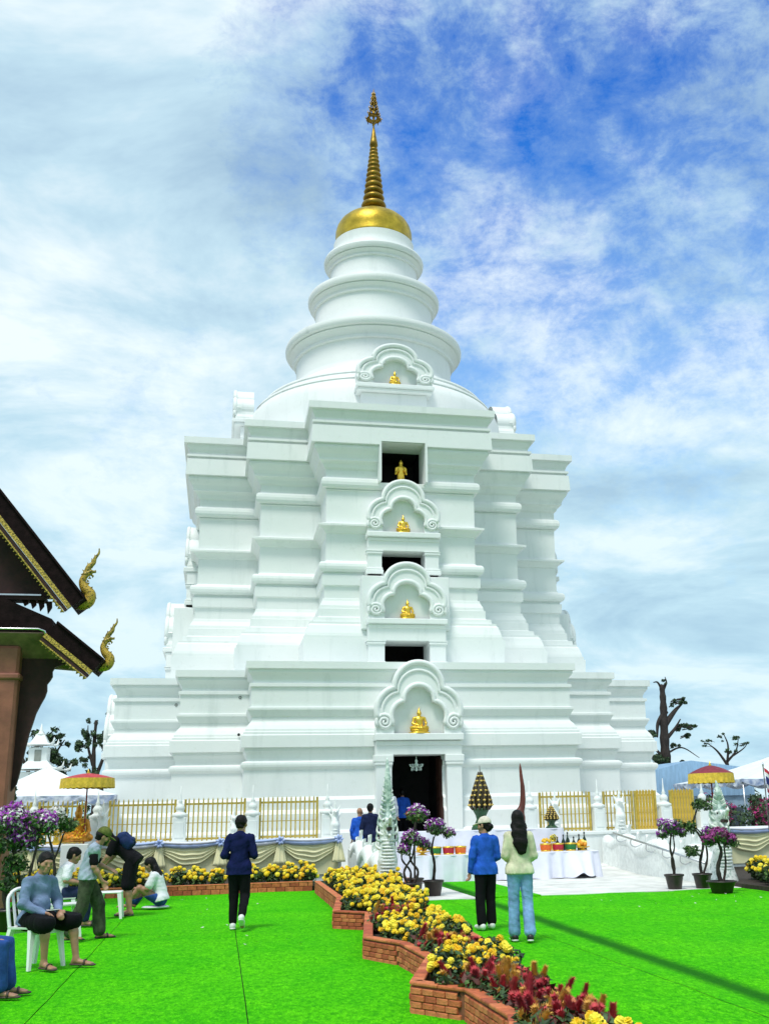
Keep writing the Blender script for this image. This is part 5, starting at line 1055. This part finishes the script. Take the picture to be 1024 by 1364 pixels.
def hand(w, d, s, n, curl=.5):
    d, s, n = nv(d), nv(s), nv(n); P = [cone(w, w+.075*d, .027, .036, n, 1.7)]
    for i, (o, l) in enumerate(((-.027, .062), (-.009, .076), (.009, .080), (.027, .070))):
        b = w+.085*d+s*o; m = b+(d*math.cos(curl)+n*math.sin(curl))*l*.5; e = m+(d*math.cos(2*curl)+n*math.sin(2*curl))*l*.5; P += [cone(b-.01*d, m, .0105, .0095), cone(m, e, .0095, .008)]
    b = w+.025*d+s*.028; m = b+nv(d*.7+s*.7+n*.2)*.04; P += [cone(b, m, .013, .0115), cone(m, m+nv(d+n*.5)*.03, .011, .009)]
    return P
def side(a, b, dflt): 
    v = np.cross(b, a); n = np.linalg.norm(v); return v/n if n > .1 else np.array(dflt, float)
def person(label, loc, rz, J, O, s=1., res=.012):
    t = thing('person', label, 'person', loc, rz, None, s); f, fr = nv(J['face']), nv(J['front']); sk = O.get('skin', SKIN); h = J['head']
    u0 = nv(h-J['neck']+f*.0); r = nv(np.cross(f, u0)); u = np.cross(r, f); H = lambda a, b, c: h+r*a+f*b+u*c
    lat = nv(J['shR']-J['shL'])
    B = [cone(J['hiL'], J['hiR'], .085, .085, fr, 1.05), cone(J['pelvis'], J['waist'], .12, .112, fr, 1.25), cone(J['waist'], J['chest'], .112, .135, fr, 1.3), cone(mid(J['chest'], J['neck'], .5)-lat*.06, mid(J['chest'], J['neck'], .5)+lat*.06, .085, .085, fr, 1.1), cone(mid(J['shL'], J['shR'], .12), mid(J['shL'], J['shR'], .88), .052, .052), cone(J['neck'], H(0, -.02, -.055), .055, .052)]
    B += [cone(H(0, -.018, .038), H(0, -.005, .03), .093, .092, r, 1.18), cone(H(0, .025, .0), H(0, .05, -.078), .072, .038, r, 1.05), cone(H(0, .092, .012), H(0, .108, -.022), .011, .015), cone(H(-.032, .084, .032), H(.032, .084, .032), .014, .014), cone(H(-.016, .086, -.055), H(.016, .086, -.055), .012, .012), ball(H(0, .072, -.085), .024), ball(H(-.045, .055, -.018), .03), ball(H(.045, .055, -.018), .03)]
    for sg in (-1, 1): B.append(cone(H(sg*.079, -.008, .012), H(sg*.078, -.006, -.022), .021, .014, r, 2.))
    for sd, sg in (('L', -1), ('R', 1)):
        S, E, W, Hp, K, A, T = (J[k+sd] for k in ('sh', 'el', 'wr', 'hi', 'kn', 'an', 'to'))
        B += [cone(S, E, .049, .040), cone(E, mid(E, W, .35), .041, .040), cone(mid(E, W, .3), W, .040, .026)]
        fd = nv(W-E); n_ = J.get('palm'+sd, nv(np.cross(fd, fr)*sg+np.array([0, 0, -.001]))) if np.linalg.norm(np.cross(fd, fr)) > .2 else np.array([-sg, 0, 0.]); n_ = nv(n_-fd*(n_@fd)); th = nv(np.cross(n_, fd)*sg)
        if (th@fr) < 0 and ('palm'+sd) not in J: th = -th
        if not O.get('nohands'): B += hand(W, fd, th, n_, O.get('curl', .5))
        B += [cone(Hp, K, .086, .056), cone(K, mid(K, A, .35), .054, .057), cone(mid(K, A, .3), A, .056, .036), cone(A+(0, 0, -.03), T, .038, .030, (0, 0, 1), 1.15), cone(A, A+nv(A-T)*np.array([.03, .03, 0])-np.array([0, 0, .045]), .036, .034)]
        if O.get('feet') in ('bare', 'sandal'):
            dv = nv((T-A)*np.array([1, 1, .2])); sv = nv(np.cross(dv, (0, 0, 1)))
            for q in range(5): B.append(cone(T+sv*(q-2)*.016*1.0, T+sv*(q-2)*.018+dv*(.052-.004*abs(q-1.5)), .013, .011))
    put('body', implicit_mesh('body', sk, B, res*.85, .022), t)
    for sg in (-1, 1): put('eye', implicit_mesh('eye', EYE, [cone(H(sg*.032-.006, .089, .008), H(sg*.032+.006, .089, .008), .0085, .0085, u, 1.5)], .005, .005), t)
    # upper garment
    def top(o, nm, grow=0., sleeves=True):
        L = o.get('loose', .018)+grow; dn = nv(J['pelvis']-J['waist']); hem = J['pelvis']+dn*o.get('hem', .08)
        P = [cone(hem, J['waist'], .130+L, .118+L, fr, 1.25), cone(hem-lat*.072, hem+lat*.072, .112+L, .112+L, fr, 1.1), cone(J['pelvis']-lat*.068, J['pelvis']+lat*.068, .112+L, .112+L, fr, 1.1), cone(J['waist'], J['chest'], .122+L, .134+L*.8, fr, 1.3), cone(mid(J['chest'], J['neck'], .5)-lat*.065, mid(J['chest'], J['neck'], .5)+lat*.065, .080+L*.7, .080+L*.7, fr, 1.1), cone(mid(J['shL'], J['shR'], .12), mid(J['shL'], J['shR'], .88), .050+L*.6, .050+L*.6), cone(J['neck']-nv(J['head']-J['neck'])*.02, mid(J['neck'], h, .28), .06+L, .056+L*.4)]
        if o.get('belly'): P.append(cone(J['waist']+fr*.05, mid(J['waist'], J['chest'], .3)+fr*.05, .12+L, .11+L))
        for sd in 'LR':
            S, E, W = (J[k+sd] for k in ('sh', 'el', 'wr'))
            if o['sleeve'] == 'long' and sleeves: P += [cone(S, E, .050+L*.7, .042+L*.65), cone(E, mid(E, W, .95), .043+L*.65, .030+L*.5)]
            elif o['sleeve'] == 'short' and sleeves: P.append(cone(S, mid(S, E, .72), .051+L*.7, .049+L*.9))
            else: P.append(cone(S, mid(S, E, .08), .050+L, .050+L))
        put(nm, implicit_mesh(nm, o['mat'], P, res, .03, cuts=[(hem+dn*.0, dn), (mid(J['neck'], h, .30), nv(h-J['neck']))], fold=o.get('fold', .007), seed=o.get('seed', 3), fs=o.get('fs', 26)), t)
    if 'top' in O: top(O['top'], O['top'].get('name', 'shirt'))
    if 'vest' in O: top(O['vest'], 'vest', .012, False)
    # lower garment
    b = O['bottom']; L = b.get('loose', .014); dn = nv(J['pelvis']-J['waist'])
    P = [cone(J['hiL'], J['hiR'], .086+L*.8, .086+L*.8, fr, 1.02), cone(J['pelvis'], mid(J['pelvis'], J['waist'], .7), .125+L*.6, .118+L*.6, fr, 1.22)]
    for sd in 'LR':
        Hp, K, A = (J[k+sd] for k in ('hi', 'kn', 'an')); fl = b.get('flare', 0.)
        if b['kind'] == 'long': P += [cone(Hp, K, .088+L, .062+L), cone(K, mid(K, A, .9), .062+L, .050+L+fl)]
        else: P += [cone(Hp, mid(Hp, K, .97), .090+L, .078+L+fl)]
    put(b.get('name', 'trousers'), implicit_mesh(b.get('name', 'trousers'), b['mat'], P, res, .022, cuts=[(mid(J['pelvis'], J['waist'], .45 if J['knL'][2] < J['pelvis'][2]-.2 else 1.05), -dn)], fold=b.get('fold', .005), seed=b.get('seed', 5), fs=b.get('fs', 26)), t)
    ft = O.get('feet', 'shoe')
    for sd in 'LR':
        A, T = J['an'+sd], J['to'+sd]; dv = nv(T-(A-np.array([0, 0, A[2]-T[2]]))) if np.linalg.norm((T-A)[:2]) > .02 else np.array([0, 1, 0.]); heel = A+np.array([0, 0, -.045])-dv*.035; tip = T+dv*.055
        if J.get('heel'+sd) is not None: heel = J['heel'+sd]
        if ft == 'shoe':
            sh_ = put('shoe', implicit_mesh('shoe', O['shoe'], [cone(heel, mid(heel, tip, .5), .044, .042), cone(mid(heel, tip, .4), tip, .044, .032), cone(A-np.array([0, 0, .01]), heel+(0, 0, .02), .046, .044)], .009, .02), t)
            if 'sole' in O: put('sole', implicit_mesh('sole', O['sole'], [cone(heel-np.array([0, 0, .024])-dv*.012, tip-np.array([0, 0, .016])+dv*.008, .046, .038, nv(np.cross(np.cross(dv, (0, 0, 1)), tip-heel)), 2.6)], .009, .015), sh_)
        elif ft == 'sandal':
            sd_ = put('sandal', implicit_mesh('sandal', O['shoe'], [cone(heel-np.array([0, 0, .024]), tip-np.array([0, 0, .016]), .044, .046, (0, 0, 1), 3.2)], .009, .015), t)
            m_ = mid(heel, tip, .62); sv = nv(np.cross(dv, (0, 0, 1))); G().tube([m_-sv*.05+(0, 0, -.015), m_-sv*.03+(0, 0, .03), m_+(0, 0, .042), m_+sv*.03+(0, 0, .03), m_+sv*.05+(0, 0, -.015)], .012, 6, flat=.5).out('strap', O['shoe'], sd_, True)
    # hair and hat
    hs = O.get('hair', 'short')
    if hs != 'bald':
        P = [cone(H(0, -.025, .040), H(0, -.008, .045), .105, .103, r, 1.16)]; cuts = []; subs = [ball(H(0, .150, -.045), .128)]
        if hs == 'short': P.append(cone(H(0, -.050, .0), H(0, -.058, -.045), .078, .058, r, .95)); subs += [cone(H(-.1, .035, -.055), H(.1, .035, -.055), .05, .05)]; cuts = [(H(0, 0, -.075), -u)]
        if hs == 'long':
            q = [np.array(p, float) for p in O['hairpts']]; P += [cone(H(0, -.05, .0), q[0], .085, .085, fr, 1.2)]+[cone(q[i]-lat*.03, q[i+1]-lat*.015, .085-.004*i, .075-.012*i, fr, 2.0) for i in range(len(q)-1)]+[cone(q[i]+lat*.03, q[i+1]+lat*.02, .085-.004*i, .075-.012*i, fr, 2.0) for i in range(len(q)-1)]
        if hs == 'bun': P += [cone(H(0, -.05, .0), H(0, -.075, -.05), .07, .05), ball(H(0, -.12, -.02), .05)]; subs.append(ball(H(0, .02, -.12), .09))
        put('hair', implicit_mesh('hair', O.get('hairmat', HAIR), P, res*.85, .02, subs=subs, cuts=cuts, fold=.003 if hs == 'long' else .006, seed=9, fs=45), t)
    if 'cap' in O:
        c = put('cap', implicit_mesh('cap', O['cap'], [cone(H(0, -.02, .058), H(0, -.005, .058), .109, .107, r, 1.12)], res*.8, .015, cuts=[(H(0, 0, .038), -u)], fold=.003), t)
        put('brim', implicit_mesh('brim', O['cap'], [cone(H(0, .09, .048), H(0, .155, .034), .078, .058, u, 7.)], .008, .01), c)
    if 'mask' in O: put('face_mask', implicit_mesh('face_mask', O['mask'], [cone(H(0, .052, -.03), H(0, .06, -.07), .062, .045), ], .01, .02, cuts=[(H(0, .05, 0), -f), (H(0, 0, -.0), u)]), t)
    return t
def cl(name, c, rough=.85, var=.22, sc_=6): return M(name, c, rough, var, sc_, .35, 60, spec=.12)
NAVY = cl('navy_shirt', (.006, .010, .060)); BLACK = cl('black_cloth', (.006, .006, .008)); JEANL = cl('light_jeans', (.20, .36, .62), .8, .3, 5); JEAN = cl('blue_jeans', (.025, .07, .26), .8, .3, 5); ROYAL = cl('royal_blue', (.02, .10, .52)); CREAMT = cl('cream_blouse', (.60, .58, .42)); WHT = cl('white_tee', (.74, .75, .80), .8, .05)
GREYB = cl('grey_blue_jacket', (.16, .22, .36), .7, .2); OLIVE = cl('olive_trousers', (.055, .065, .04), .8, .4, 9); VEST = cl('grey_vest', (.30, .36, .44), .7, .15); CAPW = cl('cream_cap', (.66, .60, .50)); CAPG = cl('green_cap', (.10, .12, .03), .8, .4, 18)
SHW = M('shoe_white', (.70, .70, .70), .5, .1); SHB = M('shoe_black', (.012, .012, .014), .4, .2); SANDAL = M('sandal_brown', (.06, .035, .03), .6, .3)
# walking man, seen from behind, right heel lifted
J = stand(head=(.01, .03, 1.60), face=(.35, 1, -.12), elL=(-.235, -.05, 1.12), elR=(.235, -.05, 1.12), wrL=(-.13, .20, 1.08), wrR=(.13, .20, 1.10), hiR=(.085, -.01, .93), knL=(-.08, .08, .50), anL=(-.08, .06, .085), toL=(-.10, .22, .03), knR=(.10, .04, .50), anR=(.085, -.30, .22), toR=(.09, -.20, .06))
J['heelR'] = np.array((.085, -.36, .19))
person('man in dark navy shirt and black trousers walking away on the turf', (.32, 17.2, .03), R(-6), J, dict(top=dict(mat=NAVY, sleeve='long', hem=.12, loose=.024, seed=4), bottom=dict(mat=BLACK, kind='long', loose=.014), shoe=SHW, sole=SHW, hair='short'), .95, .010)
# woman with cap, royal blue shirt
J = stand(face=(-.75, .65, -.1), elL=(-.225, -.02, 1.12), wrL=(-.25, .03, .88), elR=(.205, -.02, 1.12), wrR=(.15, .20, 1.02), knL=(-.10, .0, .49), anL=(-.10, -.06, .085), toL=(-.13, .10, .03), knR=(.09, .06, .49), anR=(.10, .06, .085), toR=(.11, .22, .03))
person('woman in cream cap, royal blue shirt and black trousers seen from behind', (3.80, 15.7, .03), R(2), J, dict(top=dict(mat=ROYAL, sleeve='long', hem=.10, loose=.026, seed=8), bottom=dict(mat=BLACK, kind='long', loose=.018, flare=.012), shoe=SHW, hair='bun', cap=CAPW, skin=SKIN), .885, .010)
# girl with long black hair
J = stand(face=(.1, 1, -.1), elL=(-.195, -.02, 1.13), elR=(.20, -.01, 1.12), wrL=(-.12, .20, 1.04), wrR=(.13, .20, 1.02), shL=(-.15, -.01, 1.385), shR=(.15, -.01, 1.385), knL=(-.09, .05, .49), anL=(-.09, .08, .085), toL=(-.10, .24, .03), knR=(.10, .02, .49), anR=(.10, -.12, .10), toR=(.115, .03, .035))
person('girl with long black hair, cream blouse and light blue jeans walking away', (3.86, 14.05, .03), R(-8), J, dict(top=dict(mat=CREAMT, sleeve='long', hem=.06, loose=.020, seed=12, fold=.008), bottom=dict(mat=JEANL, kind='long', loose=.010, flare=.022, fold=.004, seed=3, fs=34), shoe=SHB, sole=SHW, hair='long', hairpts=[(0, -.06, 1.52), (.0, -.10, 1.42), (.012, -.12, 1.30), (.02, -.12, 1.19)], skin=SKIN2), .94, .010)
# seated man, jacket and shorts, facing to the right of the picture
def sit(**kw):
    d = dict(head=(0, .10, 1.20), neck=(0, .03, 1.04), chest=(0, .0, .88), waist=(0, -.03, .67), pelvis=(0, -.05, .55), front=(0, 1, .1), face=(0, 1, 0), shL=(-.175, .02, .99), shR=(.175, .02, .99), elL=(-.25, .06, .74), elR=(.25, .06, .74), wrL=(-.17, .30, .64), wrR=(.17, .30, .64), hiL=(-.09, -.03, .54), hiR=(.09, -.03, .54), knL=(-.15, .42, .52), knR=(.15, .42, .52), anL=(-.14, .40, .095), anR=(.14, .40, .095), toL=(-.16, .55, .035), toR=(.16, .55, .035)); d.update(kw); return stand(**d)
J = sit(face=(.25, 1, -.12), wrL=(-.09, .31, .64), wrR=(.09, .27, .63), knL=(-.24, .38, .53), anL=(-.27, .46, .095), toL=(-.34, .60, .035), knR=(.17, .40, .53), anR=(.13, .38, .095), toR=(.14, .53, .035))
person('man in grey blue jacket and black shorts seated on a plastic chair', (-2.06, 13.92, .03), R(-134), J, dict(top=dict(mat=GREYB, sleeve='long', hem=.06, loose=.026, seed=21, fold=.008, name='jacket', belly=True), bottom=dict(mat=BLACK, kind='short', loose=.03, name='shorts', flare=.02), feet='sandal', shoe=SANDAL, hair='short'), .95, .010)
t = thing('phone', 'small white phone held in the seated man hands', 'phone', (-1.85, 13.72, .66), R(-40)); G().box(-.035, .035, -.07, .07, 0, .009, b=.003).out('case', PLASTIC, t); G().box(-.031, .031, -.064, .064, .0092, .0105).out('screen', M('screen', (.02, .02, .025), .1), t)
J = sit(face=(0, 1, -.2), wrL=(-.14, .14, .66), wrR=(.14, .14, .66), elL=(-.26, -.06, .78), elR=(.26, -.06, .78), knL=(-.14, .44, .53), knR=(.14, .46, .54), anL=(-.13, .50, .09), toL=(-.15, .65, .035), anR=(.13, .47, .09), toR=(.14, .62, .035))
person('person in blue jeans with bare feet seated at the edge, cut off', (-2.42, 11.75, .03), R(-95), J, dict(top=dict(mat=BLACK, sleeve='short', hem=.06, loose=.03), bottom=dict(mat=JEAN, kind='long', loose=.022, flare=.02, fold=.008), feet='sandal', shoe=SANDAL, hair='short'), .90, .012)
# man in green cap, vest, bending towards the one in black
J = stand(head=(0, .20, 1.52), neck=(0, .10, 1.38), chest=(0, .05, 1.24), waist=(0, .0, 1.04), front=(0, 1, -.25), face=(0, .9, -.45), shL=(-.165, .07, 1.34), shR=(.165, .07, 1.34), elL=(-.22, .16, 1.10), elR=(.22, .08, 1.08), wrL=(-.16, .34, 1.02), wrR=(.19, .22, .86), knL=(-.10, .20, .50), anL=(-.10, .24, .085), toL=(-.12, .40, .03), knR=(.10, -.05, .50), anR=(.11, -.22, .10), toR=(.13, -.07, .04))
person('man in green cap, grey vest and olive trousers striding beside the chairs', (-1.82, 16.7, .03), R(-82), J, dict(top=dict(mat=BLACK, sleeve='short', hem=.04, loose=.018, seed=2), vest=dict(mat=VEST, sleeve='none', hem=.05, loose=.022, seed=6, fold=.008), bottom=dict(mat=OLIVE, kind='long', loose=.034, flare=.01, fold=.008), feet='sandal', shoe=SHB, hair='short', cap=CAPG, mask=SHB), .91, .011)
# person in black with rucksack, bending forward
J = stand(head=(0, .44, 1.26), neck=(0, .32, 1.22), chest=(0, .22, 1.12), waist=(0, .06, .98), pelvis=(0, -.02, .92), front=(0, .75, -.65), face=(0, .7, -.7), shL=(-.165, .26, 1.22), shR=(.165, .26, 1.22), elL=(-.22, .36, .96), elR=(.22, .36, .96), wrL=(-.12, .50, .78), wrR=(.12, .50, .80), knL=(-.09, .02, .49), knR=(.09, .06, .49), anL=(-.10, -.04, .085), anR=(.10, .02, .085), toL=(-.11, .12, .03), toR=(.11, .17, .03))
pb = person('person dressed in black with a rucksack bending over a white stool', (-1.50, 20.5, .03), R(82), J, dict(top=dict(mat=BLACK, sleeve='short', hem=.12, loose=.022, seed=7), bottom=dict(mat=BLACK, kind='short', loose=.026, name='shorts', flare=.01), feet='sandal', shoe=SHB, hair='short'), 1.04, .012)
t = thing('rucksack', 'dark blue rucksack on the back of the bending person', 'bag', (-1.50, 20.5, .03), R(82)); RK = cl('rucksack_blue', (.014, .028, .10), .6, .3)
bg_ = put('bag', implicit_mesh('bag', RK, [cone((sx*.09, .07+dy, 1.16+dz), (sx*.10, .20+dy, 1.30+dz), .06, .055) for sx in (-1, 1) for dy, dz in ((0, 0), (-.05, .06))] + [cone((-.09, .12, 1.24), (.09, .12, 1.24), .09, .09), cone((-.07, .20, 1.34), (.07, .20, 1.34), .06, .06)], .013, .05, fold=.006), t)
put('pocket', implicit_mesh('pocket', RK, [cone((-.06, .02, 1.27), (.06, .02, 1.27), .055, .055)], .013, .03), bg_)
for sg in (-1, 1): G().tube(spline([(sg*.10, .20, 1.34), (sg*.12, .33, 1.30), (sg*.13, .34, 1.14), (sg*.12, .12, 1.08)], 5), .018, 6, flat=.4).out('strap', RK, t, True)
# person in white T-shirt on a chair behind
J = sit(head=(0, .16, 1.12), neck=(0, .10, .98), chest=(0, .03, .84), face=(0, 1, -.35), wrL=(-.10, .42, .66), wrR=(.10, .42, .66), shL=(-.165, .07, .93), shR=(.165, .07, .93))
person('person in white T-shirt and dark trousers seated before the flower bed', (-2.42, 18.75, .03), R(-85), J, dict(top=dict(mat=WHT, sleeve='short', hem=.06, loose=.028, seed=14), bottom=dict(mat=cl('dark_blue_trousers', (.02, .03, .08)), kind='long', loose=.02), feet='sandal', shoe=SHB, hair='short'), .96, .013)
# sitting on the ground, knees drawn up, facing left
J = stand(head=(0, .16, .76), neck=(0, .08, .62), chest=(0, .02, .48), waist=(0, -.05, .26), pelvis=(0, -.08, .14), front=(0, 1, .15), face=(0, .9, -.5), shL=(-.16, .05, .56), shR=(.16, .05, .56), elL=(-.21, .14, .34), elR=(.21, .14, .34), wrL=(-.08, .34, .34), wrR=(.08, .34, .34), hiL=(-.09, -.06, .13), hiR=(.09, -.06, .13), knL=(-.17, .30, .36), knR=(.20, .30, .30), anL=(-.08, .52, .075), anR=(.08, .46, .075), toL=(-.10, .66, .035), toR=(.12, .60, .035))
person('person in white T-shirt and blue jeans sitting on the turf with knees up', (-1.10, 21.9, .05), R(80), J, dict(top=dict(mat=WHT, sleeve='short', hem=.03, loose=.03, seed=17), bottom=dict(mat=JEAN, kind='long', loose=.02), feet='bare', hair='long', hairpts=[(0, .06, .68), (0, -.03, .56), (0, -.06, .46)]), 1.0, .013)
# two men on the ramp
J = stand(face=(.2, 1, 0)); person('man in navy suit standing beside the naga with his back turned', (3.99, 29.55, .20), R(-10), J, dict(top=dict(mat=cl('suit_navy', (.012, .018, .055)), sleeve='long', hem=.2, loose=.03, name='jacket'), bottom=dict(mat=BLACK, kind='long', loose=.016), shoe=SHB, hair='short'), 1.0, .017)
J = stand(face=(.3, 1, -.1)); person('nearly bald man in bright blue shirt beside the man in suit', (3.72, 29.7, .20), R(-20), J, dict(top=dict(mat=ROYAL, sleeve='long', hem=.1, loose=.026), bottom=dict(mat=cl('navy_trousers', (.012, .02, .09)), kind='long', loose=.016), shoe=SHB, hair='bald'), .94, .017)
J = stand(face=(.2, 1, 0)); person('person in pale grey shirt on the steps half hidden by the naga crest', (4.78, 31.35, .74), R(-25), J, dict(top=dict(mat=cl('pale_grey_shirt', (.42, .46, .52)), sleeve='long', hem=.1, loose=.026), bottom=dict(mat=BLACK, kind='long', loose=.016), shoe=SHB, hair='short'), .96, .018)
J = stand(face=(0, 1, 0)); person('dim figure in blue standing inside the dark doorway', (5.42, 32.9, .70), R(0), J, dict(top=dict(mat=ROYAL, sleeve='long', hem=.1, loose=.026), bottom=dict(mat=BLACK, kind='long', loose=.016), shoe=SHB, hair='short'), .97, .018)
